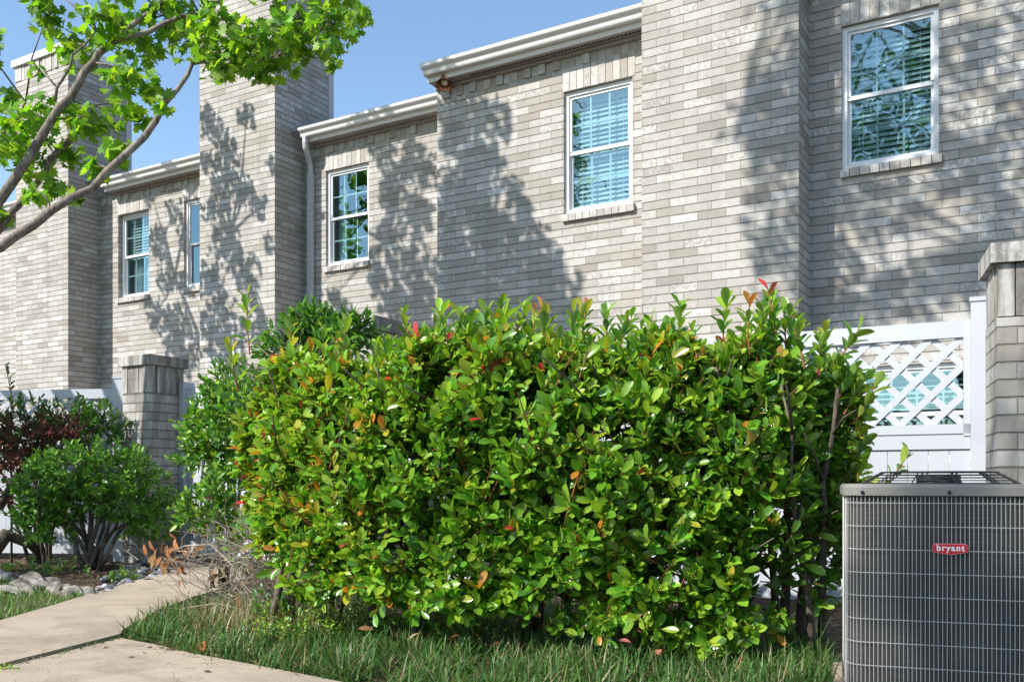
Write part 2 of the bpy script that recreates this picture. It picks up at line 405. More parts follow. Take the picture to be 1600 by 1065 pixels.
slab("sidewalk", lo if area > 0 else lo[::-1], .028)
LAWN = [g2(-420, 1010), g2(-120, 1008), g2(0, 976), g2(70, 955), g2(130, 936), g2(138, 932), g2(60, 926), g2(0, 905), g2(-140, 900), g2(-500, 905)]
area = sum(LAWN[i][0] * LAWN[(i + 1) % len(LAWN)][1] - LAWN[(i + 1) % len(LAWN)][0] * LAWN[i][1] for i in range(len(LAWN)))
sheet("lawn", LAWN if area > 0 else LAWN[::-1], .012, M['turf'])

def blades(name, pts, lmin, lmax, width, colf, lean=.6, curl=.5):
    tv = np.array([(-.5, 0, 0), (.5, 0, 0), (-.42, .4, 0), (.42, .4, 0), (-.28, .75, 0), (.28, .75, 0), (-.03, 1, 0), (.03, 1, 0)], float)
    tf = np.array([(0, 1, 3, 2), (2, 3, 5, 4), (4, 5, 7, 6)])
    n = len(pts); L = RN.uniform(lmin, lmax, n); an = RN.uniform(0, 6.283, n); ln = np.abs(RN.normal(0, lean, n))
    D = np.stack([np.cos(an) * np.sin(ln), np.sin(an) * np.sin(ln), np.cos(ln)], 1)
    N = np.stack([-np.cos(an) * np.cos(ln), -np.sin(an) * np.cos(ln), np.sin(ln)], 1) + RN.normal(0, .15, (n, 3))
    t = tv.copy(); t[:, 0] *= 1.0
    C = np.array([colf() for _ in range(n)])
    tw = t.copy(); tw[:, 0] *= width / ((lmin + lmax) / 2)
    return leaves(name, (tw, tf), pts, D, N, L, C, M['grass'], None, RN.uniform(-.2, curl, n))
def scatter(poly, n, f=None):
    xs = [p[0] for p in poly]; ys = [p[1] for p in poly]; out = []; guard = 0
    while len(out) < n and guard < n * 60:
        guard += 1; x, y = R.uniform(min(xs), max(xs)), R.uniform(min(ys), max(ys))
        if in_poly(x, y, poly) and (f is None or R.random() < f(x, y)): out.append((x, y))
    return out

# ------------------------------------------------------------------ townhouses
def wall_front(m, x0, x1, z0, z1, Y, holes, rev=.11):
    xs = sorted({x0, x1, *[h[0] for h in holes], *[h[1] for h in holes]}); xs = [x for x in xs if x0 <= x <= x1]
    for a, b in zip(xs, xs[1:]):
        zs = [(z0, z1)]
        for h in holes:
            if h[0] <= a + 1e-6 and h[1] >= b - 1e-6:
                zs = [w for (p, q) in zs for w in ((p, min(q, h[2])), (max(p, h[3]), q)) if w[1] - w[0] > 1e-6]
        for p, q in zs: m.quad([(a, Y, p), (b, Y, p), (b, Y, q), (a, Y, q)], [(a, p), (b, p), (b, q), (a, q)])
    for h in holes:
        a, b, p, q = h
        m.quad([(a, Y, p), (a, Y + rev, p), (a, Y + rev, q), (a, Y, q)][::-1], [(Y, p), (Y + rev, p), (Y + rev, q), (Y, q)][::-1])
        m.quad([(b, Y, p), (b, Y + rev, p), (b, Y + rev, q), (b, Y, q)], [(Y, p), (Y + rev, p), (Y + rev, q), (Y, q)])
        m.quad([(a, Y, q), (b, Y, q), (b, Y + rev, q), (a, Y + rev, q)], [(a, q), (b, q), (b, q + rev), (a, q + rev)])
        m.quad([(a, Y, p), (b, Y, p), (b, Y + rev, p), (a, Y + rev, p)][::-1], [(a, p), (b, p), (b, p + rev), (a, p + rev)][::-1])
def window(par, x0, x1, z0, z1, Y, blind=None, curtain=None, mat='frame', grid=(3, 2)):
    yf = Y + .035; fw = .040
    f = MB()
    f.box(x0, x1, yf, yf + .075, z1 - fw, z1).box(x0, x1, yf, yf + .075, z0, z0 + fw)
    f.box(x0, x0 + fw, yf + .0, yf + .075, z0 + fw, z1 - fw).box(x1 - fw, x1, yf, yf + .075, z0 + fw, z1 - fw)
    w = bevel(f.build("window", M[mat], par), .006); zm = (z0 + z1) / 2
    for nm, a, b, y in (("upper_sash", zm - .018, z1 - fw, yf + .018), ("lower_sash", z0 + fw, zm + .012, yf + .042)):
        xa, xb = x0 + fw, x1 - fw; r = .026; s = MB()
        s.box(xa, xb, y, y + .022, b - r, b).box(xa, xb, y, y + .022, a, a + r * (1.3 if nm == "upper_sash" else 1))
        s.box(xa, xa + r, y, y + .022, a + r, b - r).box(xb - r, xb, y, y + .022, a + r, b - r)
        bevel(s.build(nm, M[mat], w), .003)
        g = MB(); g.quad([(xa + r * .8, y + .010, a + r * .8), (xb - r * .8, y + .010, a + r * .8), (xb - r * .8, y + .010, b - r * .8), (xa + r * .8, y + .010, b - r * .8)])
        g.build("pane", M['glass'], w)
        k = MB(); A, B, C0, C1 = xa + r, xb - r, a + r, b - r
        for i in range(1, grid[0]): x = A + (B - A) * i / grid[0]; k.box(x - .009, x + .009, y + .0135, y + .019, C0, C1)
        for i in range(1, grid[1]): z = C0 + (C1 - C0) * i / grid[1]; k.box(A, B, y + .0145, y + .018, z - .009, z + .009)
        k.build("muntin", M['frame'], w)
    if blind:
        bz0, bz1, tilt = blind; b = MB(); z = bz1
        b.box(x0 + .05, x1 - .05, Y + .135, Y + .175, z1 - .07, z1 - .035)
        while z > bz0:
            mt = Matrix.Translation(((x0 + x1) / 2, Y + .155, z)) @ Matrix.Rotation(tilt + R.uniform(-.05, .05), 4, 'X')
            b.xbox(mt, x1 - x0 - .11, .050, .0022); z -= .046
        for k in (.2, .8): x = x0 + (x1 - x0) * k; b.box(x - .002, x + .002, Y + .1315, Y + .1335, bz0, bz1)
        b.build("blind", M['blind'], w)
    if curtain:
        for ca, cb, cz0, cz1 in curtain:
            c = MB(); n = 28; xs = [ca + (cb - ca) * i / n for i in range(n + 1)]; yy = lambda i: Y + .20 + .02 * math.sin(i * 1.7) + .008 * math.sin(i * .6)
            for i in range(n): c.quad([(xs[i], yy(i), cz0), (xs[i + 1], yy(i + 1), cz0), (xs[i + 1], yy(i + 1), cz1), (xs[i], yy(i), cz1)])
            c.build("curtain", M['curtain'], w, True)
    return w
def lintel(par, x0, x1, z0, z1, Y):
    m = MB(); n = max(3, round((x1 - x0) / .0765)); w = (x1 - x0) / n
    for i in range(n):
        o = R.uniform(.002, .007); m.box(x0 + i * w + .003, x0 + (i + 1) * w - .003, Y - o, Y + .07, z0, z1)
    o = bevel(m.build("lintel", M['brick1'], par), .003, 1); return o
def sill(par, x0, x1, z, Y):
    m = MB(); n = max(3, round((x1 - x0) / .0765)); w = (x1 - x0) / n
    for i in range(n):
        o = .035 + R.uniform(-.003, .003); a = (x0 + i * w + .003, x0 + (i + 1) * w - .003)
        v = [(a[0], Y - o, z - .085), (a[1], Y - o, z - .085), (a[1], Y - o - .004, z - .018), (a[0], Y - o - .004, z - .018)]
        v2 = [(p[0], Y + .06, p[2] + (.018 if k > 1 else 0)) for k, p in enumerate(v)]
        m.quad(v); m.quad([v[3], v[2], v2[2], v2[3]]); m.quad([v[1], v2[1], v2[2], v[2]]); m.quad([v2[0], v[0], v[3], v2[3]]); m.quad([v2[0], v2[1], v[1], v[0]])
    return m.build("window_sill", M['brick1'], par)
def dentils(par, x0, x1, z0, z1, Y):
    m = MB(); x = x0; i = 0
    while x < x1 - .03:
        o = R.choice((.004, .006, .02, .024)) if i % 2 else R.uniform(.002, .006)
        m.box(x + .003, min(x + .079, x1), Y - o, Y + .05, z0 + R.uniform(0, .004), z1); x += .082; i += 1
    return bevel(m.build("dentil_course", M['brick1'], par), .003, 1)
GP = [(0, 0), (0, -.105), (.062, -.105), (.070, -.092), (.078, -.060), (.108, -.040), (.116, -.030), (.116, -.008), (.120, 0), (.112, .002), (.108, -.010), (.008, -.010)]
def eaves(par, x0, x1, zt, Yw, over=.16, vent=False):
    Yf = Yw - over; X = Vector((1, 0, 0)); m = MB()
    m.prism(GP[::-1], (Vector((x0, Yf - .022, zt)), Vector((x1, Yf - .022, zt)), Vector((0, -1, 0)), Vector((0, 0, 1))))
    m.build("gutter", M['trim'], par)
    f = MB().box(x0 + .01, x1, Yf - .020, Yf, zt - .155, zt + .02); bevel(f.build("fascia", M['trim'], par), .003)
    s = MB().box(x0 + .01, x1, Yf + .002, Yw + .02, zt - .150, zt - .138); s.build("soffit", M['soffit'], par)
    c = MB().box(x0 + .01, x1, Yw - .045, Yw - .001, zt - .185, zt - .1505); c.build("frieze_board", M['soffit'], par)
    if vent:
        v = MB(); x = x0 + .5
        while x < x1 - .05: v.box(x, x + .028, Yf + .05, Yf + .075, zt - .1535, zt - .151); x += .042
        v.build("soffit_vent", M['dark'], par)
    r = MB(); pr = [(Yf - .03, zt + .022), (Yf - .03, zt + .04), (Yw + 7, zt + 1.75), (Yw + 7, zt + 1.70)]
    r.quad([(x0, y, z) for y, z in pr][::-1]); r.quad([(x1, y, z) for y, z in pr])
    for i in range(4): a, b = pr[i], pr[(i + 1) % 4]; r.quad([(x0, *a), (x1, *a), (x1, *b), (x0, *b)])
    r.build("roof", M['roof'], par)
def shell(par, x0, x1, z1, Y, holes, depth=6.5, extra=None):
    m = MB(); wall_front(m, x0, x1, -.1, z1, Y, holes)
    m.build("wall", M['brick'], par)
    s = MB(); yb = Y + depth
    s.quad([(x1, Y, -.1), (x1, yb, -.1), (x1, yb, z1), (x1, Y, z1)], [(Y, -.1), (yb, -.1), (yb, z1), (Y, z1)])
    s.quad([(x0, yb, -.1), (x0, Y, -.1), (x0, Y, z1), (x0, yb, z1)], [(yb, -.1), (Y, -.1), (Y, z1), (yb, z1)])
    s.quad([(x1, yb, -.1), (x0, yb, -.1), (x0, yb, z1), (x1, yb, z1)], [(x1, -.1), (x0, -.1), (x0, z1), (x1, z1)])
    s.build("side_wall", M['brick'], par)
    if holes:
        r = MB(); a, b, y0, y1 = x0 + .15, x1 - .15, Y + .115, Y + 3.2
        for za, zb in ((.05, 2.45), (2.75, z1 - .2)):
            r.quad([(a, y1, za), (b, y1, za), (b, y1, zb), (a, y1, zb)]); r.quad([(a, y0, za), (a, y1, za), (a, y1, zb), (a, y0, zb)])
            r.quad([(b, y1, za), (b, y0, za), (b, y0, zb), (b, y1, zb)]); r.quad([(a, y0, zb), (a, y1, zb), (b, y1, zb), (b, y0, zb)]); r.quad([(a, y0, za), (b, y0, za), (b, y1, za), (a, y1, za)])
        r.build("interior", M['inside'], par)
def chimney(par, x0, x1, Yf, Yb, z1, board=.10):
    m = MB().box(x0, x1, Yf, Yb, -.1, z1 - .25, "d"); ch = m.build("chimney", M['brick'], par)
    s = MB(); n = round((x1 - x0) / .0765); w = (x1 - x0) / n
    for i in range(n): s.box(x0 + i * w + .003, x0 + (i + 1) * w - .003, Yf - R.uniform(.003, .02), Yf + .1, z1 - .245, z1 - .02)
    n = round((Yb - Yf - .1) / .0765); w = (Yb - Yf - .1) / n
    for i in range(n): s.box(x1 - .1, x1 + R.uniform(.003, .012), Yf + .102 + i * w, Yf + .102 + (i + 1) * w - .006, z1 - .245, z1 - .02); s.box(x0 - .006, x0 + .1, Yf + .102 + i * w, Yf + .102 + (i + 1) * w - .006, z1 - .245, z1 - .02)
    s.box(x0 + .02, x1 - .02, Yf + .05, Yb, z1 - .249, z1 - .03); s.build("soldier_course", M['brick1'], ch)
    c = MB().box(x0 - .05, x1 + .05, Yf - .05, Yb + .14, z1 - .018, z1 + .085); bevel(c.build("chimney_cap", M['trim'], ch), .008)
    b = MB().box(x0 + .01, x1 + .012, Yb + .002, Yb + board, 3.0, z1 - .02); bevel(b.build("corner_board", M['board'], ch), .004)
    return ch

YA, YB, YC2, YC3 = 9.2, 8.2, 8.65, 7.80
ZA, ZB = 5.23, 5.06
XB0 = -5.70
# far house, left of the first chimney
h0 = thing("townhouse", "brick townhouse end at the far left edge, only a strip showing", "townhouse", (-17, YA, 0))
shell(h0, -20.5, -14.03, ZA - .15, YA, []); eaves(h0, -20.5, -14.03, ZA, YA); dentils(h0, -20.4, -14.03, ZA - .285, ZA - .187, YA)
# house with the first chimney and the wall beside it
h1 = thing("townhouse", "brick townhouse with the tall capped chimney behind the maple at left", "townhouse", (-12, YA, 0))
WC = (-12.296, -11.594, 3.49, 4.75); WC2 = (-10.835, -10.12, 3.50, 4.745)
shell(h1, -14.02, -9.2, ZA - .15, YA, [WC, WC2])
chimney(h1, -14.02, -12.71, YC2, YC2 + 1.0, 7.18)
eaves(h1, -12.38, -9.89, ZA, YA); dentils(h1, -12.70, -9.89, ZA - .285, ZA - .187, YA)
window(h1, WC[0], WC[1], WC[2], WC[3], YA + .035, blind=(4.10, 4.66, .95), curtain=[(WC[0] + .06, WC[0] + .33, 3.55, 4.12), (WC[0] + .35, WC[1] - .05, 3.55, 4.12)])
window(h1, WC2[0], WC2[1], WC2[2], WC2[3], YA, curtain=None, grid=(1, 1))
for w in (WC, WC2): lintel(h1, w[0] - .02, w[1] + .02, w[3] + .004, w[3] + .225, YA); sill(h1, w[0] - .02, w[1] + .02, w[2] + .004, YA)
# house with the second chimney and the shaded wall
h2 = thing("townhouse", "brick townhouse whose chimney is covered in leaf shadows, with a grey downspout", "townhouse", (-8, YA, 0))
WA = (-8.152, -7.442, 3.49, 4.725)
shell(h2, -9.19, XB0 + .01, ZA - .15, YA, [WA]); chimney(h2, -9.88, -8.51, YC2, YC2 + 1.0, 7.4)
eaves(h2, -8.36, XB0 - .004, ZA, YA); dentils(h2, -8.50, XB0 - .004, ZA - .285, ZA - .187, YA)
window(h2, *WA, YA, curtain=[(WA[0] + .05, WA[0] + .2, 3.5, 4.7)])
lintel(h2, WA[0] - .02, WA[1] + .02, WA[3] + .004, WA[3] + .205, YA); sill(h2, WA[0] - .02, WA[1] + .02, WA[2] + .004, YA)
d = MB(); px, py = -8.365, YA - .052
d.prism([(-.038, -.028), (.038, -.028), (.038, .028), (-.038, .028)], (Vector((px, py, .1)), Vector((px, py, 4.72)), Vector((1, 0, 0)), Vector((0, 1, 0))))
el = [(-8.30, YA - .225, 5.13), (-8.30, YA - .225, 5.05), (-8.31, YA - .21, 5.0), (-8.34, YA - .13, 4.91), (-8.36, YA - .07, 4.84), (px, py, 4.76), (px, py, 4.66)]
d.tube(el, .036, 8); d.build("downspout", M['board'], h2, False)
fl = MB().quad([(-8.505, YA - .27, 5.24), (-8.30, YA - .27, 5.24), (-8.06, YA + .05, 5.37), (-8.505, YA + .05, 5.46)]); 
fl.quad([(-8.06, YA + .05, 5.37), (-8.30, YA - .27, 5.24), (-8.30, YA - .27, 5.21), (-8.06, YA + .05, 5.16)]); fl.quad([(-8.505, YA - .27, 5.24), (-8.505, YA - .27, 5.21), (-8.30, YA - .27, 5.21), (-8.30, YA - .27, 5.24)]); fl.build("chimney_flashing", M['metal'], h2)
fl = MB().quad([(-12.705, YA - .27, 5.24), (-12.42, YA - .27, 5.24), (-12.2, YA + .05, 5.37), (-12.705, YA + .05, 5.46)]); fl.quad([(-12.2, YA + .05, 5.37), (-12.42, YA - .27, 5.24), (-12.42, YA - .27, 5.21), (-12.2, YA + .05, 5.16)]); fl.build("chimney_flashing", M['metal'], h1)
# house with the third chimney
h3 = thing("townhouse", "brick townhouse with vented eaves, one white blind window and the broad chimney right of centre", "townhouse", (-4, YB, 0))
WBn = (-4.181, -3.448, 3.345, 4.548)
shell(h3, XB0, -1.82, ZB - .15, YB, [WBn]); chimney(h3, -3.19, -1.806, YC3, YC3 + 1.0, 7.2)
eaves(h3, XB0 - .01, -3.20, ZB, YB, vent=True); dentils(h3, XB0 + .01, -3.20, ZB - .285, ZB - .187, YB)
window(h3, *WBn, YB, blind=(3.40, 4.46, .95))
lintel(h3, WBn[0] - .01, WBn[1] + .03, WBn[3] + .004, WBn[3] + .235, YB); sill(h3, WBn[0] - .01, WBn[1] + .03, WBn[2] + .004, YB)
# right hand house
h4 = thing("townhouse", "dappled brick townhouse at the right edge with the upper window above the lattice fence", "townhouse", (0, YB, 0))
WD = (-1.542, -.79, 3.345, 4.55); WD2 = (-1.42, -.50, .85, 1.66)
shell(h4, -1.81, 4.0, ZB - .15, YB, [WD, WD2]); eaves(h4, -1.80, 4.0, ZB, YB, vent=True); dentils(h4, -1.79, 4.0, ZB - .285, ZB - .187, YB)
window(h4, *WD, YB, blind=(3.40, 4.46, .9))
window(h4, *WD2, YB, blind=(.9, 1.58, .36), grid=(4, 2))
lintel(h4, WD[0] - .01, WD[1] + .02, WD[3] + .004, WD[3] + .235, YB); sill(h4, WD[0] - .01, WD[1] + .03, WD[2] + .004, YB)
dr = MB().box(-.30, .55, YB - .03, YB - .002, .0, 1.85); bevel(dr.build("door", M['soffit'], h4), .004)
df = MB().box(-.36, -.302, YB - .045, YB - .002, 0, 1.91).box(.552, .61, YB - .045, YB - .002, 0, 1.91).box(-.30, .55, YB - .045, YB - .002, 1.852, 1.91); df.build("door_frame", M['trim'], h4)

# security lamp under the eave
lp = onwall(698, 128, YB - .10)
sl = thing("security_light", "small copper bell shaped security lamp hung under the eave corner", "lamp", lp)
ax = Vector((.18, -.42, -.9)).normalized()
t = MB(); p0 = lp + Vector((-.01, .0, .10)); pr = [(0, .046), (.06, .050), (.12, .052), (.15, .066), (.19, .086)]
t.tube([p0 + ax * a for a, _ in pr], [r for _, r in pr], 20, False); t.tube([p0 + ax * a for a, _ in pr[::-1]], [r * .93 for _, r in pr[::-1]], 20, False)
t.tube([p0 - ax * .002, p0 + ax * .004], .046, 20); t.build("lamp_shade", M['copper'], sl, True)
b = MB().tube([p0 + ax * .10, p0 + ax * .155, p0 + ax * .178], [.036, .042, .016], 14); b.build("bulb", M['lamp'], sl, True)
a = MB().tube([p0 + ax * .02, p0 + Vector((.02, .04, .03)), p0 + Vector((.02, .05, .085))], .014, 8).tube([p0 + Vector((.02, .05, .07)), p0 + Vector((.02, .05, .095))], .035, 14); a.build("bracket", M['copper'], sl, True)

# ------------------------------------------------------------------ brick pillars
def pillar(corner, rz, zt, label, left_corner=False, wd=.35):
    x0 = 0 if left_corner else -wd
    o = thing("brick_pillar", label, "pillar", (corner[0], corner[1], 0), rz)
    x1 = x0 + wd; ct = .085; so = .235
    sh_ = MB().box(x0, x1, 0, wd, -.05, zt - ct - so, "d"); sh_.uv = [(u_ + .044, v_) for u_, v_ in sh_.uv]; sh_.build("shaft", M['pbrick'], o, local=True)
    m = MB(); n = 5; w = wd / n
    m.box(x0 + .02, x1 - .02, .02, wd - .02, zt - ct - so + .001, zt - ct)
    for i in range(n):
        r = lambda: R.uniform(.0, .007)
        m.box(x0 + i * w + .003, x0 + (i + 1) * w - .003, -r(), .06, zt - ct - so + .004, zt - ct - .003)
        m.box(x0 + i * w + .003, x0 + (i + 1) * w - .003, wd - .06, wd + r(), zt - ct - so + .004, zt - ct - .003)
        if 0 < i < n - 1:
            m.box(x1 - .06, x1 + r(), i * w + .003, (i + 1) * w - .003, zt - ct - so + .004, zt - ct - .003); m.box(x0 - r(), x0 + .06, i * w + .003, (i + 1) * w - .003, zt - ct - so + .004, zt - ct - .003)
    bevel(m.build("soldier_course", M['pbrick1'], o, local=True), .003, 1)
    c = MB(); n = 3; e = .03
    for i in range(n): c.box(x0 - e + i * (wd + 2 * e) / n + .002, x0 - e + (i + 1) * (wd + 2 * e) / n - .002, -e, wd + e, zt - ct, zt)
    bevel(c.build("cap", M['pbrick1'], o, local=True), .005, 2)
    return o
P1 = at(234, 800, 7.85); P2 = at(583, 800, 5.80); P3 = at(1558, 800, 4.05)
pillar(P1, 0, 1.775, "stained brick pillar rising behind the round shrub at left, beside the gate")
pillar(P2, 0, 1.735, "brick pillar whose cap just shows above the hedge below the six pane window")
pillar(P3, math.radians(10.5), 1.735, "pale brick pillar at the right edge beside the white fence post", True)

# ------------------------------------------------------------------ vinyl fences and gate
def lattice(m, x0, x1, z0, z1, y, pitch=.148, w=.035):
    hgt = z1 - z0
    for k, sg in enumerate((1, -1)):
        yy = y + (.0 if k == 0 else .0065); x = x0 - hgt - pitch
        while x < x1 + hgt + pitch:
            h2 = w * .7071
            a = [(x - h2, z0), (x + h2, z0), (x + h2 + sg * hgt, z1), (x - h2 + sg * hgt, z1)] if sg > 0 else [(x - h2, z0), (x + h2, z0), (x + h2 - hgt, z1), (x - h2 - hgt, z1)]
            p = clip_rect(a, x0, x1, z0, z1)
            if p:
                n = len(p); A = [(u, yy, v) for u, v in p]; B = [(u, yy + .006, v) for u, v in p]
                m.quad(A); m.quad(B[::-1])
                for i in range(n): j = (i + 1) % n; m.quad([A[j], A[i], B[i], B[j]])
            x += pitch
def fence(a, b, zt, label, bays, posts=None, zlat=.437):
    a, b = Vector((a[0], a[1], 0)), Vector((b[0], b[1], 0)); dv = b - a; L = dv.length; rz = math.atan2(dv.y, dv.x)
    o = thing("vinyl_fence", label, "fence", a, rz)
    pw = .105; xs = [L * i / bays for i in range(bays + 1)]
    for i, x in enumerate(xs):
        p = bevel(MB().box(x - pw / 2, x + pw / 2, -pw / 2, pw / 2, -.05, zt + .085).build("post", M['white'], o, local=True), .006)
        c = MB().box(x - pw / 2 - .006, x + pw / 2 + .006, -pw / 2 - .006, pw / 2 + .006, zt + .0855, zt + .106)
        bevel(c.build("post_cap", M['white'], p, local=True), .008)
    for i in range(bays):
        u, v = xs[i] + pw / 2 + .001, xs[i + 1] - pw / 2 - .001
        z1, z2, z3, z4 = zt - .085, zt - .085 - zlat, zt - .21 - zlat, .06
        for nm, p, q, t in (("top_rail", z1, zt, .022), ("middle_rail", z3, z2, .024), ("bottom_rail", z4, z4 + .13, .024)):
            bevel(MB().box(u, v, -t, t, p, q).build(nm, M['white'], o, local=True), .006)
        bevel(MB().box(u, v, -t - .006, -t - .001, z2 - .048, z2 - .0).build("rail_moulding", M['white'], o, local=True), .002)
        for nm, p, q in (("stile", u, u + .03), ("stile", v - .032, v)):
            bevel(MB().box(p, q, -.030, .012, z2 - .06, z1 - .001).build(nm, M['white'], o, local=True), .003)
        m = MB(); lattice(m, u + .032, v - .034, z2, z1, -.008); m.build("lattice", M['white'], o, local=True)
        m = MB(); n = max(1, round((v - u) / .098)); w = (v - u) / n
        for k in range(n): m.box(u + k * w + .0015, u + (k + 1) * w - .0015, -.014, .014, z4 + .131, z3 - .001)
        bevel(m.build("boards", M['white'], o, local=True), .003, 1)
    return o
fa, fb = c2w(-.60, 6.16, 0), c2w(.507 * 4.65, 4.65, 0)
fence(fa, fb, 1.512, "white vinyl fence with a lattice top behind the big hedge, ending at a capped post", 2)
la, lb = c2w(-5.75, 8.55, 0), c2w(-3.45, 8.20, 0)
fence(la, lb, 1.52, "white lattice topped fence left of the stained pillar, half hidden by dark shrubs", 1)
# gate between the two left pillars
ga, gb = at(291, 800, 8.12), at(520, 800, 6.5)
gv = Vector((gb[0] - ga[0], gb[1] - ga[1], 0)); gL = gv.length
gt = thing("garden_gate", "white vinyl gate and post at the end of the path, mostly hidden by shrubs", "gate", (ga[0], ga[1], 0), math.atan2(gv.y, gv.x))
bevel(MB().box(-.05, .055, -.05, .05, -.05, 1.56).build("post", M['white'], gt, local=True), .006)
bevel(MB().box(gL - .1, gL, -.05, .05, -.05, 1.56).build("post", M['white'], gt, local=True), .006)
for za, zc in ((1.40, 1.51), (.08, .2)): bevel(MB().box(.06, gL - .102, -.025, .025, za, zc).build("rail", M['white'], gt, local=True), .005)
m = MB(); n = round((gL - .16) / .1); w = (gL - .162) / n
for k in range(n): m.box(.06 + k * w + .0015, .06 + (k + 1) * w - .0015, -.014, .014, .201, 1.399)
bevel(m.build("boards", M['white'], gt, local=True), .003, 1)
bevel(MB().box(.075, .12, -.06, -.0145, .98, 1.03).box(.07, .135, -.026, -.0145, .94, 1.08).build("latch", M['dark'], gt, local=True), .003)

# ------------------------------------------------------------------ air conditioner
AW = .565; AR = .055; AH = .620
ac0 = at(1322, 800, 2.78)
AC_RZ = math.radians(30.2 - 18.6)
ac = thing("air_conditioner", "grey air conditioner condenser with wire coil guard and red badge", "air conditioner", (ac0[0], ac0[1], .045), AC_RZ)
def rrect(w, r, n=6, off=0.0):
    pts = []
    for cx, cy, a0 in ((w - r, r, -90), (w - r, w - r, 0), (r, w - r, 90), (r, r, 180)):
        for i in range(n + 1):
            a = math.radians(a0 + 90 * i / n); pts.append((cx + (r + off) * math.cos(a), cy + (r + off) * math.sin(a)))
    return pts
def ring_wall(m, P, z0, z1, cap0=False, cap1=False):
    n = len(P); L = 0
    for i in range(n):
        j = (i + 1) % n; d_ = math.dist(P[i], P[j]); m.quad([(*P[i], z0), (*P[j], z0), (*P[j], z1), (*P[i], z1)], [(L, z0), (L + d_, z0), (L + d_, z1), (L, z1)]); L += d_
    if cap1: m.quad([(*p, z1) for p in P])
    if cap0: m.quad([(*p, z0) for p in P[::-1]])
def coil_mat():
    t = NT("condenser coil"); uv = t.new("ShaderNodeUVMap"); uv.uv_map = "UVMap"; s = t.new("ShaderNodeSeparateXYZ"); t.l.new(uv.outputs[0], s.inputs[0])
    a = t.math('FRACT', t.math('MULTIPLY', s.outputs[1], 260.0)); b = t.math('FRACT', t.math('MULTIPLY', s.outputs[1], 43.0))
    p = t.pos(); dirt = t.noise(p, 7, 5, .65)
    c = t.mix(t.rng(a, .25, .75), [.042, .039, .036], [.115, .108, .10]); c = t.mix(t.rng(b, .82, .95, 0, .5), c, [.04, .04, .04])
    c = t.mix(t.rng(dirt, .45, .7, 0, .55), c, [.12, .115, .105])
    return t.done(t.pbsdf(c, .65, t.bump(a, .5, .002), .3))
M['coil'] = coil_mat()
M['wire'] = simple("grey coated wire", (.44, .43, .42), .45, .1, 30)
M['acpaint'] = simple("warm grey enamel", (.20, .19, .17), .55, .08, 9)
M['black'] = simple("black plastic", (.02, .02, .022), .5)
M['red'] = simple("red badge enamel", (.68, .012, .03), .3, .05)
M['letter'] = simple("white lettering", (.9, .9, .9), .4, .02)
m = MB(); ring_wall(m, rrect(AW, AR, 6, -.012), .03, AH - .01); m.build("coil", M['coil'], ac, local=True)
m = MB(); ring_wall(m, rrect(AW, AR, 6, -.02), .0, .0301, True, True); ring_wall(m, rrect(AW, AR, 6, .004), .0, .045); bevel(m.build("base_pan", M['acpaint'], ac, local=True), .002)
PER = rrect(AW, AR, 8); cum = [0]
for i in range(len(PER)): cum.append(cum[-1] + math.dist(PER[i], PER[(i + 1) % len(PER)]))
def per(s):
    s %= cum[-1]
    for i in range(len(PER)):
        if s <= cum[i + 1]: k = (s - cum[i]) / max(1e-9, cum[i + 1] - cum[i]); a, b = PER[i], PER[(i + 1) % len(PER)]; return a[0] + (b[0] - a[0]) * k, a[1] + (b[1] - a[1]) * k
m = MB(); n = int(cum[-1] / .0117)
for i in range(n):
    x, y = per(i * cum[-1] / n); w_ = R.gauss(0, .0005)
    m.tube([(x, y, .04), (x + w_, y + w_, AH * .5), (x, y, AH)], .00105, 5, False)
for k in range(9):
    z = .040 + k * .0690; m.tube([(*p, z) for p in rrect(AW, AR, 6, -.0022)] + [(*rrect(AW, AR, 6, -.0022)[0], z)], .0013, 5, False)
m.build("coil_guard", M['wire'], ac, local=True)
# corner strips
for x, y in ((0.0, AR * 1.6), (AW, AR * 1.6)):
    MB().box(x - .004, x + .004, y - .012, y + .012, .04, AH).build("corner_post", M['acpaint'], ac, local=True)
# top cover
m = MB(); P = rrect(AW, AR, 8, .010); P2_ = rrect(AW, AR, 8, .004); n = len(P)
ring_wall(m, P, AH - .006, AH + .018)
c0 = (AW / 2, AW / 2); R0 = .235
for i in range(n):
    j = (i + 1) % n
    def circ(p, rad): a = math.atan2(p[1] - c0[1], p[0] - c0[0]); return (c0[0] + rad * math.cos(a), c0[1] + rad * math.sin(a))
    Q = rrect(AW, AR, 8, .002)
    m.quad([(*P[i], AH + .018), (*P[j], AH + .018), (*Q[j], AH + .028), (*Q[i], AH + .028)])
    a, b = circ(Q[i], R0), circ(Q[j], R0)
    m.quad([(*Q[i], AH + .028), (*Q[j], AH + .028), (*b, AH + .028), (*a, AH + .028)]); m.quad([(*a, AH + .028), (*b, AH + .028), (*b, AH - .06), (*a, AH - .06)])
m.build("top_cover", M['acpaint'], ac, True, local=True)
m = MB()
for k in range(14):
    q = k / 13; rad = .232 - .19 * q; z = AH + .030 + .036 * min(1, q / .32)
    m.tube([(c0[0] + rad * math.cos(a), c0[1] + rad * math.sin(a), z) for a in [2 * math.pi * i / 40 for i in range(41)]], .0016, 5, False)
for k in range(12):
    a = 2 * math.pi * k / 12 + .13
    for da in (-.03, .03): m.tube([(c0[0] + r_ * math.cos(a + da * (.23 / max(r_, .1))), c0[1] + r_ * math.sin(a + da * (.23 / max(r_, .1))), z) for r_, z in ((.234, AH + .029), (.17, AH + .065), (.04, AH + .065))], .002, 5, False)
m.build("fan_grille", M['black'], ac, True, local=True)
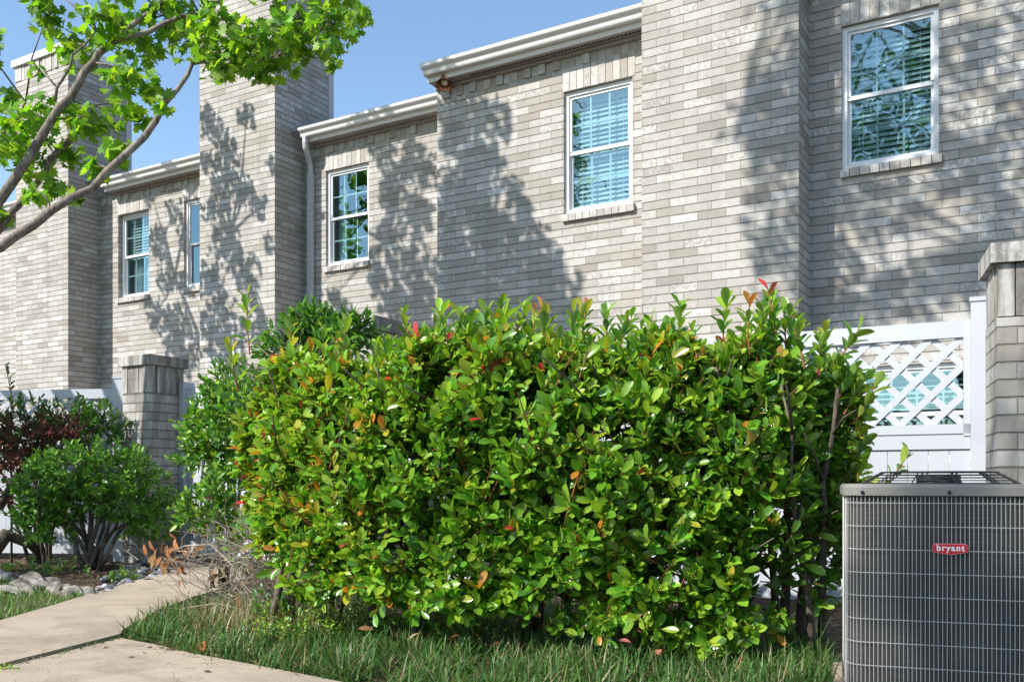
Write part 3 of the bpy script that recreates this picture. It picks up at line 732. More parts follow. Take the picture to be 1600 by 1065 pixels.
m = MB().tube([(*c0, AH - .12), (*c0, AH + .055)], .065, 20); m.build("fan_motor", M['black'], ac, True, local=True)
for k in range(3):
    a = 2 * math.pi * k / 3 + .5; m = MB(); rows = []
    for i in range(7):
        q = i / 6; r_ = .06 + .16 * q; w_ = .35 + .25 * q
        rows.append([(c0[0] + r_ * math.cos(a + s_ * w_), c0[1] + r_ * math.sin(a + s_ * w_), AH - .02 + s_ * .022) for s_ in (-1, -.3, .4, 1)])
    for i in range(6):
        for j in range(3): m.quad([rows[i][j], rows[i][j + 1], rows[i + 1][j + 1], rows[i + 1][j]])
    so = m.build("fan_blade", M['metal'], ac, True, local=True); mo = so.modifiers.new("thick", 'SOLIDIFY'); mo.thickness = .003
for x in (.045, AW / 2 - .002, AW - .045):
    MB().tube([(x, -.010, AH + .004), (x, -.0145, AH + .004), (x, -.016, AH + .004)], [.0055, .005, .002], 10).build("screw", M['black'], ac, True, local=True)
# badge
bw, bz, bx = .094, .4615, AW / 2 + .001
def badge_poly(g): return [(-bw / 2 - g * .2, -.010 - g * .6), (0, -.0185 - g), (bw / 2 + g * .2, -.010 - g * .6), (bw / 2 + g, .008), (bw / 2 - .006 + g * .4, .0145 + g), (-bw / 2 + .004 - g, .0145 + g), (-bw / 2 - g, .008)]
def plate(name, g, y0, y1, mat, par):
    m = MB(); P = badge_poly(g); A = [(bx + x, y0, bz + z) for x, z in P]; B = [(bx + x, y1, bz + z) for x, z in P]
    m.quad(A); m.quad(B[::-1])
    for i in range(len(P)): j = (i + 1) % len(P); m.quad([A[j], A[i], B[i], B[j]])
    return m.build(name, mat, par, local=True)
M['redrim'] = simple("pink badge rim", (.85, .22, .25), .3)
bd = plate("badge", .0, -.008, -.001, M['redrim'], ac); plate("badge_face", -.0022, -.0092, -.0079, M['red'], bd)
tc = bpy.data.curves.new("lettering", 'FONT'); tc.body = "bryant"; tc.size = .0255; tc.align_x = 'CENTER'; tc.align_y = 'CENTER'; tc.extrude = .0008; tc.offset = .0007; tc.space_character = 1.22
to = bpy.data.objects.new("tmp_text", tc); COL.objects.link(to)
dg = bpy.context.evaluated_depsgraph_get(); tm = bpy.data.meshes.new_from_object(to.evaluated_get(dg))
COL.objects.unlink(to); bpy.data.objects.remove(to)
for v in tm.vertices: x, y, z = v.co; v.co = (bx + x * .92, -.0098 - z, bz + y + .0015)
tm.materials.clear(); tm.materials.append(M['letter']); lt = bpy.data.objects.new("badge_lettering", tm); COL.objects.link(lt); lt.parent = bd
# its pad
pc = MB().box(-.035, AW + .05, -.05, AW + .06, 0, .044)
pad = thing("concrete_pad", "grey concrete slab under the air conditioner", "slab", (ac0[0], ac0[1], 0), AC_RZ)
bevel(pc.build("slab", M['concrete'], pad, local=True), .006)


# ------------------------------------------------------------------ big hedge
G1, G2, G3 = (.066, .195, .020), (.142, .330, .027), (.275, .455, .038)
YEL, ORG, RED, MAR = (.42, .42, .04), (.55, .22, .03), (.52, .05, .045), (.16, .03, .03)
HA = ((430 - 800) / F * 4.35, 4.35); HB = ((1265 - 800) / F * 3.75, 3.75)
def hpt(u, v, z):                       # along the hedge, depth (metres, minus is the path side), height
    r = HA[0] + (HB[0] - HA[0]) * u; Z = HA[1] + (HB[1] - HA[1]) * u
    dx, dz = HB[0] - HA[0], HB[1] - HA[1]; L = math.hypot(dx, dz); return c2w(r - dz / L * v, Z + dx / L * v, z)
TOPP = [(380, 640), (400, 605), (430, 572), (500, 548), (560, 553), (610, 556), (650, 524), (700, 515), (800, 512), (900, 512), (1000, 522), (1100, 524), (1150, 522), (1215, 505), (1265, 540), (1300, 570), (1340, 640)]
BOTP = [(380, 740), (400, 790), (430, 845), (515, 905), (640, 925), (800, 938), (920, 955), (1045, 978), (1170, 992), (1265, 975), (1330, 900)]
def interp(T, x):
    if x <= T[0][0]: return T[0][1]
    for (a, b), (c, d) in zip(T, T[1:]):
        if x <= c: return b + (d - b) * (x - a) / (c - a)
    return T[-1][1]
def hu_px(u): return 430 + (1265 - 430) * u
def htop(u): Z = HA[1] + (HB[1] - HA[1]) * u; return H + (HZ - interp(TOPP, hu_px(u))) / F * Z - .09 + .05 * math.sin(u * 31) * math.sin(u * 13 + 1)
def hbot(u): Z = HA[1] + (HB[1] - HA[1]) * u - .38; return H + (HZ - interp(BOTP, hu_px(u))) / F * Z - .06
def hdep(u, z, zt):
    e = max(0.0, 1 - abs(2 * u - 1) ** 3.4) ** .5; k = 1 - .48 * max(0, (z - zt + .50) / .50) ** 2
    return (.45 + .055 * math.sin(u * 17 + z * 5) + .035 * math.sin(u * 39 - z * 9)) * e * k
hedge = thing("photinia_hedge", "big glossy green photinia hedge with orange red new tips in front of the white fence", "hedge", hpt(.5, 0, 0))
fwd = Vector((-SN, CS, 0)); rgt = Vector((CS, SN, 0)); UP = Vector((0, 0, 1))
S1, S2 = Shoots(), Shoots()
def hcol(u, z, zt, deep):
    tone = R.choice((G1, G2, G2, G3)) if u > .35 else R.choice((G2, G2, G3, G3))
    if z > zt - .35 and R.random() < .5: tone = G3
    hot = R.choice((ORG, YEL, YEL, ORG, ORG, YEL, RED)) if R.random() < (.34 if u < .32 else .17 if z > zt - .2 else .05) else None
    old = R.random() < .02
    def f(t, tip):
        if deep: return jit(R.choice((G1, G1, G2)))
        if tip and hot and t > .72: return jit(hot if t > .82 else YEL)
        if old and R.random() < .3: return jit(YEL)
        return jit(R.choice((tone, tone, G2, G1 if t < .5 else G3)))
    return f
NS = 5000
for i in range(NS):
    u = R.uniform(-.06, 1.07); zt, zb = htop(u), hbot(u); k = R.random()
    uu = min(max(u, .0), 1.0)
    if k < .50:                                            # path side face
        z = zb + (zt - zb) * R.random() ** .9; v = -hdep(uu, z, zt) * R.uniform(.72, 1.0)
        d = -fwd * R.uniform(.5, 1.1) + UP * R.uniform(.15, .9) + rgt * R.uniform(-.6, .6); deep = False
        if z < zb + .15: d -= UP * R.uniform(.2, .8)
    elif k < .68:                                          # top
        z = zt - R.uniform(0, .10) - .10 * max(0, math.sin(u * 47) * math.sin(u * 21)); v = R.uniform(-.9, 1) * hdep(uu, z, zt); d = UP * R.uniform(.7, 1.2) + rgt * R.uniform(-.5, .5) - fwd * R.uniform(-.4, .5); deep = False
    else:                                                  # inside and the far side
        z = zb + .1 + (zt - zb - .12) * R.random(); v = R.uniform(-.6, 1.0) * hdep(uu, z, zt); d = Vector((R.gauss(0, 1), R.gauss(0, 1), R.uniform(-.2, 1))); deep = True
    if k < .50 and math.sin(u * 27 + z * 6) * math.sin(z * 12 - u * 11 + 2) > .38 and R.random() < .6: continue   # loose dark pockets
    if u < .05: d -= rgt * R.uniform(.3, 1.0)
    if u > .96: d += rgt * R.uniform(.3, 1.0)
    if u > .9 and z < .5 and R.random() < .72: continue     # the bare legs beside the condenser
    if u < .12 and z < .35 and R.random() < .5: continue
    n = R.randint(6, 9); ln = R.uniform(.10, .20)
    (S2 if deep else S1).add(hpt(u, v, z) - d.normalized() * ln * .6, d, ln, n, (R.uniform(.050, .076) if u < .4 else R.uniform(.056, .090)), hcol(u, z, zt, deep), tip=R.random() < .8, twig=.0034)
for i in range(420):
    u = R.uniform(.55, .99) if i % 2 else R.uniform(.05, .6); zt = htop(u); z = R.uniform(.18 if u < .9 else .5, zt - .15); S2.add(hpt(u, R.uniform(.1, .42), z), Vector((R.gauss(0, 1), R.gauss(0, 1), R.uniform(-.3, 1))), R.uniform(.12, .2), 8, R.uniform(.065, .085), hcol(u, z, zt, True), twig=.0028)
for px, py, ln in [(R.uniform(440, 1320), None, R.uniform(.14, .24)) for _ in range(46)] + [(390, 470, .34), (372, 560, .2), (640, 500, .2), (830, 505, .22), (905, 492, .2), (600, 545, .16), (1215, 470, .24), (1190, 478, .18), (1060, 490, .16), (1130, 480, .18), (720, 505, .16), (455, 520, .2), (540, 520, .2), (1362, 725, .25), (1300, 520, .2), (1335, 600, .2), (1320, 690, .2)]:
    if py is None: py = interp(TOPP, px) - R.uniform(-6, 22)
    u = (px - 430) / 835; Z = HA[1] + (HB[1] - HA[1]) * u; b = at(px, py, Z + R.uniform(-.25, .1)) - UP * ln * .75
    dd = UP + rgt * R.uniform(-.15, .15) + (rgt * .6 if px > 1290 else -rgt * .25 if px < 400 else UP * 0)
    S1.add(b, dd, ln, 11, R.uniform(.07, .085), hcol(.1 if px < 950 else .8, 1, 1, False), tip=True, twig=.004, sides=5)
for k in range(70):                                        # bare reddish shoots between the leaves
    u = R.uniform(.03, .97); zt, zl = htop(u), hbot(u); z = R.uniform(zl + .1, zt - .1); p = hpt(u, -hdep(u, z, zt) * R.uniform(.75, .98), z)
    e = p - fwd * R.uniform(.02, .09) + UP * R.uniform(.05, .16) + rgt * R.uniform(-.12, .12); S1.tw.tube([p - (e - p) * .8, p, e], [.004, .0034, .002], 4, False)
S1.build("foliage", M['leaf'], hedge, OBOV); S2.build("inner_foliage", M['leaf'], hedge, OVAL3, twname="inner_twigs")
st = MB()
for u in (.02, .1, .2, .29, .4, .5, .6, .7, .79, .88, .955, 1.0):
    for q in range(R.choice((2, 3))):
        b = hpt(u + R.uniform(-.02, .02), R.uniform(-.08, .15), -.02); zt = htop(u); pts = [b]
        lean = rgt * (R.uniform(-.25, .25) if .1 < u < .85 else R.uniform(-.2, -.02) if u > .5 else R.uniform(.02, .2)) + fwd * R.uniform(-.35, .2)
        for k in range(1, 7): pts.append(b + UP * (zt * .95 * k / 6) + lean * (k / 6) ** 1.3 * .9 + Vector((R.gauss(0, .018), R.gauss(0, .018), 0)))
        r0 = R.uniform(.012, .024); st.tube(pts, [r0 * (1 - .12 * k) for k in range(7)], 7)
        for k in (2, 3, 4, 5):
            e = pts[k] + rgt * (R.uniform(-.25, .25) if .1 < u < .85 else R.uniform(-.2, .04) if u > .5 else R.uniform(-.04, .2)) + fwd * R.uniform(-.38, .2) + UP * R.uniform(.05, .25)
            st.tube([pts[k], (pts[k] + e) / 2 + UP * .02, e], [.007, .005, .003], 5)
b0 = at(1252, 1004, 4.0); b0.z = 0
st.tube([b0 - UP * .02, b0 + UP * .12 + rgt * .01, b0 + UP * .3 + rgt * .02, b0 + UP * .55 + rgt * .06 , b0 + UP * .85 + rgt * .02, b0 + UP * 1.1], [.045, .034, .027, .022, .018, .01], 9)
st.tube([b0 + UP * .2, b0 + UP * .45 + rgt * .12, b0 + UP * .7 + rgt * .13, b0 + UP * 1.0 + rgt * .17], [.022, .016, .013, .008], 7)
st.build("stems", M['bark'], hedge, True)

# ------------------------------------------------------------------ smaller shrubs
def blob_shrub(name, label, base, blobs, nsh, size, cols, leafn=(7, 10), stems=6, lean=.25, stem_r=.016, mat='leaf2', tmat='bark', ln=(.08, .16), tmpl=OVAL, trunks=None, cat="shrub"):
    o = thing(name, label, cat, (base.x, base.y, 0)); S = Shoots(); tot = sum(b[4] for b in blobs)
    for c, rx, ry, rz, w in blobs:
        for i in range(int(nsh * w / tot)):
            q = Vector(rand_dirs(1)[0]); rr = R.random() ** .33 if R.random() < .35 else R.uniform(.8, 1.0)
            lump = 1 + .16 * math.sin(q.x * 5 + c.x) * math.sin(q.y * 6 + c.y * 3) + .12 * math.sin(q.z * 7 + c.z)
            p = c + Vector((q.x * rx, q.y * ry, q.z * rz)) * rr * lump
            if p.z < .05: continue
            d = q + UP * R.uniform(0, .8) + Vector((R.gauss(0, .4), R.gauss(0, .4), 0)); l = R.uniform(*ln)
            S.add(p - d.normalized() * l * .6, d, l, R.randint(*leafn), size * R.uniform(.8, 1.15), lambda t, tip: jit(R.choice(cols)), twig=.0018)
    S.build("foliage", M[mat], o, tmpl, M[tmat])
    m = MB()
    for k in range(stems):
        c, rx, ry, rz, w = blobs[k % len(blobs)]
        b = base + Vector((R.uniform(-.06, .06), R.uniform(-.05, .05), -.02)); e = c + Vector((R.uniform(-.7, .7) * rx, R.uniform(-.7, .7) * ry, R.uniform(-.1, .7) * rz))
        pts = [b.lerp(e, q) + Vector((R.gauss(0, .02), R.gauss(0, .02), .10 * math.sin(q * 3.1))) for q in (0, .2, .4, .6, .8, 1)]; pts[0] = b
        r0 = stem_r * R.uniform(.7, 1.3); m.tube(pts, [r0 * (1 - .14 * j) for j in range(6)], 7)
    if trunks:
        for pts, r in trunks: m.tube(pts, r, 9)
    m.build("stems", M[tmat], o, True); return o
zb = Vector(at(145, 890, 7.3)); zb.z = 0
blob_shrub("round_shrub", "rounded light green shrub on several bare stems in the stone edged bed at left", zb,
    [(at(100, 765, 7.3), .36, .4, .27, 1.2), (at(190, 760, 7.3), .36, .4, .26, 1.2), (at(145, 735, 7.2), .42, .4, .2, 1.2), (at(70, 810, 7.2), .24, .25, .18, .6), (at(235, 800, 7.4), .18, .25, .22, .5)],
    760, .060, [G1, G2, G2, (.10, .24, .03)], stems=12, stem_r=.02, ln=(.07, .15))
zb = Vector(at(60, 850, 8.0)); zb.z = 0
tl = Vector(at(-30, 850, 7.6)); tl.z = 0
blob_shrub("red_leaved_shrub", "tall dark shrub with burgundy patches against the left lattice fence", zb,
    [(at(30, 670, 7.9), .30, .3, .24, 1.0), (at(110, 665, 7.9), .30, .28, .20, 1.0), (at(-60, 690, 7.7), .4, .35, .35, 1.2), (at(165, 660, 7.9), .14, .2, .16, .4)], 420, .058,
    [G1, G1, G2, (.05, .10, .03)], stems=8, trunks=[([tl + UP * .0, at(10, 835, 7.7), at(50, 850, 7.9), at(65, 868, 8.0)], [.07, .06, .045, .035]), ([at(-40, 800, 7.7), at(0, 790, 7.7), at(30, 740, 7.8), at(60, 690, 7.9)], [.05, .04, .03, .02])])
zb2 = Vector(at(70, 850, 7.75)); zb2.z = 0
blob_shrub("burgundy_shrub", "burgundy leaved bush between the round green shrub and the lattice fence", zb2,
    [(at(40, 685, 7.6), .28, .2, .2, 1), (at(100, 672, 7.6), .2, .2, .12, .6), (at(10, 740, 7.7), .2, .2, .22, .7)], 240, .05, [MAR, (.12, .035, .03), (.09, .05, .03), (.2, .05, .04)], stems=5, mat='dry')
zs = at(18, 640, 7.85); o_ = Shoots()
spr = thing("tall_sprout", "single upright leafy sprout above the lattice fence at the left edge", "shrub", (zs.x, zs.y, 0))
o_.add(zs - UP * .2, UP + rgt * .12, .62, 16, .075, lambda t, tip: jit(G1), twig=.006, sides=6); o_.build("foliage", M['leaf2'], spr)
MB().tube([Vector((zs.x, zs.y, -.02)), zs - UP * .6, zs - UP * .15], [.01, .009, .006], 6).build("stem", M['bark'], spr, True)
zb = Vector(at(345, 880, 5.9)); zb.z = 0
blob_shrub("privet_shrub", "light green small leaved shrub left of the big hedge in front of the white gate", zb,
    [(at(365, 615, 5.9), .17, .2, .18, 1.0), (at(330, 670, 5.8), .17, .2, .16, .9), (at(320, 715, 5.75), .19, .2, .07, .5), (at(370, 690, 5.7), .2, .2, .2, .8), (at(325, 800, 5.7), .17, .2, .13, .8), (at(365, 760, 5.6), .13, .2, .18, .6), (at(405, 845, 5.5), .2, .2, .16, .7), (at(390, 640, 5.6), .15, .2, .2, .6)],
    560, .058, [G3, G2, (.07, .22, .03), G1], stems=9, stem_r=.012)
zb = Vector(at(500, 860, 5.3)); zb.z = 0
blob_shrub("tall_privet", "dark green privet rising behind the left end of the hedge beside the pillar cap", zb,
    [(at(485, 505, 5.3), .13, .14, .10, .8), (at(520, 530, 5.25), .22, .18, .10, 1.0), (at(560, 515, 5.2), .10, .1, .06, .35), (at(450, 545, 5.2), .17, .16, .14, .8), (at(480, 600, 5.2), .24, .2, .18, .6)], 330, .055, [G1, G2, (.05, .16, .022)], stems=6, stem_r=.012)
# dry bush and its dead leaves
zb = Vector(at(415, 905, 4.75)); zb.z = 0
db = thing("dry_bush", "tangle of bare tan twigs with dead brown leaves left of the hedge foot", "shrub", (zb.x, zb.y, 0))
m = MB(); DO, DD, DN, DS, DC = [], [], [], [], []
for k in range(430):
    b = zb + rgt * R.gauss(-.02, .18) + fwd * R.gauss(.05, .16) + UP * R.uniform(.0, .42)
    d = rgt * R.gauss(-.25, .6) - fwd * R.gauss(.1, .5) + UP * R.gauss(.45, .5); l = R.uniform(.10, .36); d.normalize()
    e = b + d * l; mid = (b + e) / 2 + Vector((R.gauss(0, .02), R.gauss(0, .02), R.gauss(.01, .02)))
    if e.z < .01: e.z = .02
    m.tube([b, mid, e], [.0024, .0018, .001], 3, False)
    if R.random() < .12: DO.append(tuple(e)); DD.append(tuple(d - UP * .8)); DN.append(tuple(Vector((R.gauss(0, 1), R.gauss(0, 1), .5)))); DS.append(R.uniform(.04, .07)); DC.append(jit((.30, .15, .07)))
for k in range(130):                                       # twiggy grey tangle at the top left of the hedge
    b = at(470 + R.gauss(0, 38), 585 + R.gauss(0, 22), 4.75 + R.uniform(-.2, .2)); d = Vector((R.gauss(0, 1), R.gauss(0, 1), R.gauss(.5, .7))).normalized(); m.tube([b, b + d * R.uniform(.06, .2)], [.0025, .001], 3, False)
for px in (440, 470, 500): b = Vector(at(px, 900, 4.8)); b.z = 0; m.tube([b, b + UP * .6 + rgt * R.uniform(-.1, .1), at(px, 590, 4.75)], [.011, .008, .003], 5)
for k in range(46):                                        # hanging spray of brown leaves over the path
    p = at(268 + R.gauss(0, 17), 862 + R.gauss(0, 12), 5.25 + R.uniform(-.1, .1)); DO.append(tuple(p)); DD.append(tuple(Vector((R.gauss(0, .5), R.gauss(0, .5), -1)))); DN.append(tuple(Vector((R.gauss(0, .6), -1, R.gauss(0, .5))))); DS.append(R.uniform(.05, .08)); DC.append(jit((.34, .15, .06)))
m.tube([zb + UP * .1, at(330, 850, 5.0), at(290, 852, 5.2), at(262, 862, 5.25)], [.006, .005, .004, .002], 5)
for k in range(14): m.tube([at(330 + R.uniform(-30, 40), 850 + R.uniform(-20, 30), 5.0), at(285 + R.gauss(0, 15), 880 + R.gauss(0, 14), 5.15)], [.002, .001], 3)
m.build("twigs", M['drytwig'], db, True)
leaves("dead_leaves", OVAL, DO, DD, DN, DS, DC, M['dry'], db, np.full(len(DO), .35))
# low plants at the foot of the hedge
def low_plant(label, px, py, Z, spread, n, size, cols, ln, dirb=None, cat="plant", name="weed"):
    b = Vector(at(px, py, Z)); b.z = 0; o = thing(name, label, cat, (b.x, b.y, 0)); S = Shoots()
    for k in range(n):
        d = UP * R.uniform(.3, 1) + rgt * R.gauss(0, .6) - fwd * R.gauss(.1, .5) + (dirb or Vector((0, 0, 0)))
        S.add(b + rgt * R.gauss(0, spread) + fwd * R.gauss(0, spread * .5) + UP * .01, d, R.uniform(*ln), R.randint(9, 14), size, lambda t, tip: jit(R.choice(cols)), twig=.0016, spread=1.0)
    S.build("foliage", M['leaf2'], o); return o
low_plant("feathery bright green fern like weed at the left foot of the hedge", 455, 1000, 4.0, .09, 60, .022, [(.08, .26, .03), G3], (.10, .22), name="fern_weed")
low_plant("small broad leaved green plant left of the feathery weed", 432, 965, 4.35, .05, 22, .05, [(.06, .22, .05), G2], (.10, .22))
low_plant("low arching privet sprig with pale leaves reaching left under the hedge", 560, 975, 4.05, .10, 26, .030, [G3, (.13, .28, .04)], (.16, .32), -rgt * .7 - fwd * .2, name="privet_sprig")
low_plant("dark green leafy seedling clump under the middle of the hedge", 660, 975, 4.1, .12, 40, .036, [G1, G2], (.12, .26), name="seedling_clump")
low_plant("leafy green seedlings in front of the hedge right of the sprig", 740, 985, 3.95, .10, 30, .034, [G1, G2], (.10, .2), name="seedling_clump")
low_plant("weed growing among the pebbles", 195, 905, 6.5, .06, 14, .035, [G3, (.12, .28, .05)], (.05, .12))
low_plant("low weeds under the red leaved shrub", 55, 885, 7.0, .22, 24, .04, [G2, (.12, .22, .08)], (.06, .14))
low_plant("tiny green weed in the joint of the path", 22, 1050, 3.35, .02, 8, .016, [G3], (.02, .05))

# ------------------------------------------------------------------ grass, lawn, litter
BED = [g2(192, 996), g2(240, 1014), g2(300, 1029), g2(390, 1046), g2(480, 1064), g2(700, 1108), g2(950, 1150), g2(1180, 1180), g2(1310, 1120), g2(1306, 1035), g2(1240, 985), g2(1000, 965), g2(700, 940), g2(470, 930), g2(350, 938), g2(300, 945), g2(240, 968)]
GR = [(.036, .105, .022), (.05, .14, .026), (.075, .18, .034), (.11, .21, .045)]
def bedf(x, y):
    q = proj((x, y, 0)); return (1.0 if q[1] > 985 else .55)
def bpts(n, z=.0): return [(x, y, z) for x, y in scatter(BED, n, bedf)]
tuft = []
for x, y in scatter(BED, 1750, bedf): tuft += [(x + R.gauss(0, .022), y + R.gauss(0, .022), 0) for _ in range(R.randint(14, 26))]
tag(blades("mondo_grass", tuft, 0.045, .125, .0052, lambda: jit(R.choice(GR)) if R.random() < .89 else jit((.32, .26, .14)), 1.0, 1.3), kind='stuff')
dryp = [(p.x, p.y, .03) for p in [Vector(gr(R.gauss(390, 45), R.gauss(985, 12))) for _ in range(1500)]]
tag(blades("dry_grass", dryp + bpts(700), .05, .14, .004, lambda: jit((.34, .28, .16)), 1.1, .8), kind='stuff')
tag(blades("tall_grass", [tuple(gr(R.uniform(880, 1290), R.uniform(985, 1040))) for _ in range(170)], .12, .22, .006, lambda: jit(R.choice(GR)), .5, .5), kind='stuff')
tag(blades("lawn_grass", [(x, y, .012) for x, y in scatter(LAWN, 9000)], .02, .055, .006, lambda: jit(R.choice([(.10, .22, .03), (.14, .27, .035), (.08, .18, .03), (.25, .22, .10)])), .7, .4), kind='stuff')
jl = [(JOINT_A[0] + (JOINT_B[0] - JOINT_A[0]) * k, JOINT_A[1] + (JOINT_B[1] - JOINT_A[1]) * k, .01) for k in [1 - R.random() ** 1.6 * .75 for _ in range(420)]]
tag(blades("joint_moss", [(x + R.gauss(0, .008), y + R.gauss(0, .008), z) for x, y, z in jl], .015, .035, .006, lambda: jit((.09, .16, .03)), .9, .3), kind='stuff')
def blob_mesh(name, seed, mat, sq=.6, rough=.12, n=14):
    r_ = random.Random(seed); a = [r_.uniform(0, 6.3) for _ in range(6)]; m = MB(); rows = []
    for i in range(n + 1):
        th = math.pi * i / n; row = []
        for j in range(n + 4):
            ph = 2 * math.pi * j / (n + 4); x, y, z = math.sin(th) * math.cos(ph), math.sin(th) * math.sin(ph), math.cos(th)
            k = 1 + rough * (math.sin(3 * x + a[0]) * math.sin(2.5 * y + a[1]) + .6 * math.sin(5 * z + a[2] + 3 * x) + .4 * math.sin(7 * y + a[3] + 6 * x))
            row.append((x * k, y * k * .8, z * k * sq))
        rows.append(row)
    for i in range(n):
        for j in range(n + 4): j2 = (j + 1) % (n + 4); m.quad([rows[i][j], rows[i + 1][j], rows[i + 1][j2], rows[i][j2]])
    o = m.build(name, mat, None, True); me = o.data; COL.objects.unlink(o); bpy.data.objects.remove(o)
    return me
PM = [blob_mesh("pebble", 20 + i, PEB[i % 5], .55, .07, 9) for i in range(10)]
PEBP = [g2(143, 934), g2(180, 928), g2(262, 901), g2(310, 880), g2(275, 868), g2(215, 880), g2(165, 905)]
pts = scatter(PEBP, 150)
first = None
for i, (x, y) in enumerate(pts):
    if first is None: o = bpy.data.objects.new("river_pebble", PM[0]); first = o
    else: o = first.copy(); o.data = PM[i % 10]
    COL.objects.link(o); k = R.uniform(.020, .042); o.scale = (k, k, k * R.uniform(.8, 1.2)); o.location = (x, y, k * .3 + R.uniform(0, .012)); o.rotation_euler = (R.uniform(-.3, .3), R.uniform(-.3, .3), R.uniform(0, 6.28))
    tag(o, "smooth grey river pebble in the bed beside the path", "pebble", "river pebbles beside the path")
STN = [((62, 921), .17, .085, .3, "pale pitted limestone edging rock, the largest between lawn and bed"), ((100, 929), .15, .07, -.2, "low flat edging stone right of the largest pale rock"), ((124, 933), .12, .06, .1, "small edging stone next to the pebbles at the end of the rock row"), ((10, 908), .17, .05, -.5, "long grey edging stone left of the largest rock"), ((-40, 905), .22, .08, .2, "grey edging stone at the far left end of the row"), ((30, 929), .14, .05, .2, "flat stone in the grass in front of the edging rocks")]
for i, (q, a, b, rz, lab) in enumerate(STN):
    me = blob_mesh("edging_stone", 50 + i, M['stone'], .5, .34, 24); o = bpy.data.objects.new("edging_stone", me); COL.objects.link(o); p = gr(*q); o.location = (p.x, p.y, .02); o.scale = (a, a * .55, b * 1.5); o.rotation_euler = (0, .05, rz); tag(o, lab, "stone", "edging stones of the left bed")
FL = [(718, 1033, (.45, .17, .06), "orange dead leaf lying in the grass below the middle of the hedge"), (782, 1047, (.40, .15, .08), "rust coloured dead leaf right of the orange one in the grass"), (640, 1038, (.38, .28, .16), "pale tan dead leaf in the grass"), (965, 1042, (.34, .10, .10), "dull red dead leaf in the grass below the right half of the hedge"), (318, 1030, (.36, .10, .03), "upright brown red dead leaf at the edge of the sidewalk"), (1030, 1058, (.42, .16, .09), "brown dead leaf at the lower right of the grass"), (860, 1015, (.30, .15, .08), "dark brown dead leaf at the hedge shadow edge"), (560, 1020, (.30, .14, .07), "brown dead leaf left of the tan one"), (318, 1062, (.12, .08, .05), "small dark leaf lying on the sidewalk")]
for px, py, c, lab in FL:
    p = gr(px, py); o = leaves("fallen_leaf", OVAL, [(0, 0, 0)], [(R.uniform(-1, 1), R.uniform(-1, 1), .1 if px != 318 or py > 1050 else 1.2)], [(R.gauss(0, .3), -.5, 1)], [.06 if py < 1060 else .03], [c], M['dry'], None, [.3]); o.location = (p.x, p.y, .10 if px > 400 else .032); tag(o, lab, "leaf", "fallen leaves on the ground")
lit = [Vector(gr(R.uniform(-40, 250), R.uniform(868, 905))) for _ in range(380)] + [Vector(gr(R.uniform(400, 1290), R.uniform(940, 990))) for _ in range(420)] + [Vector(gr(R.gauss(300, 60), R.gauss(1022, 10))) for _ in range(120)]
tag(leaves("leaf_litter", OVAL3, [(p.x, p.y, .012 + R.random() * .02) for p in lit], [(R.gauss(0, 1), R.gauss(0, 1), R.gauss(0, .25)) for _ in lit], [(R.gauss(0, .35), R.gauss(0, .35), 1) for _ in lit], [R.uniform(.02, .05) for _ in lit], [jit(R.choice([(.22, .13, .07), (.32, .22, .12), (.14, .08, .05)])) for _ in lit], M['dry'], None, [.4] * len(lit)), kind='stuff')

# ------------------------------------------------------------------ maple
tb = Vector((-7.75, 2.95, 0))
maple = thing("maple_tree", "maple with bright green lobed leaves and grey limbs reaching in from the upper left", "tree", tb)
tk = MB(); fork = tb + Vector((.05, .1, 1.35))
tk.tube([tb - UP * .05, tb + UP * .2, tb + Vector((.02, .05, .7)), fork, fork + Vector((-.1, .1, .8))], [.24, .19, .16, .155, .12], 14)
LIMB = {}
def limb(key, P, start=None, Z0=6.3, Z1=6.3, sides=8):
    pts = [at(x, y, Z0 + (Z1 - Z0) * i / (len(P) - 1)) for i, (x, y, r) in enumerate(P)]; rad = [r * .86 / F * Z0 for x, y, r in P]
    if start is not None:
        s0 = Vector(start); pts = [s0, s0.lerp(pts[0], .5) - UP * .06] + pts; rad = [rad[0] * 1.35, rad[0] * 1.15] + rad
    pts2, rad2 = [pts[0]], [rad[0]]
    for a, b, ra, rb in zip(pts, pts[1:], rad, rad[1:]):
        pts2 += [(a + b) / 2 + Vector((R.gauss(0, .012), R.gauss(0, .012), R.gauss(0, .012))), b]; rad2 += [(ra + rb) / 2, rb]
    tk.tube(pts2, rad2, sides); LIMB[key] = pts2
limb('a', [(-60, 400, 11), (0, 312, 9.5), (49, 240, 8.5), (90, 173, 8), (124, 128, 7.5), (146, 98, 7), (169, 71, 6.5), (210, 56, 5), (255, 38, 4.5), (312, 22, 4), (345, 2, 3.5), (380, -40, 3)], fork + UP * .1, 6.2, 6.6, 10)
limb('b', [(169, 71, 5), (200, 45, 5), (235, 20, 4.5), (260, -5, 4), (300, -60, 3)], None, 6.45, 6.7)
limb('c', [(312, 22, 3), (370, 32, 2.8), (430, 45, 2.5), (500, 50, 1.6)], None, 6.6, 6.8)
limb('d', [(-70, 425, 10), (0, 387, 8.5), (56, 349, 8), (113, 308, 7.5), (165, 270, 7), (210, 229, 6.5), (244, 188, 6), (278, 139, 4.5), (300, 101, 3.5), (318, 70, 2.5)], fork, 6.0, 6.4, 10)
limb('e', [(-60, 420, 9), (0, 357, 7), (34, 316, 6), (71, 270, 5.5), (94, 233, 4.5), (113, 199, 4), (139, 165, 3)], fork + UP * .05, 6.4, 6.6)
limb('f', [(86, 158, 3), (98, 124, 2.6), (113, 86, 2.2), (150, 49, 1.6)], None, 6.4, 6.4)
limb('g', [(90, 235, 4), (70, 262, 4), (108, 225, 3.5), (139, 165, 2)], None, 6.55, 6.5)
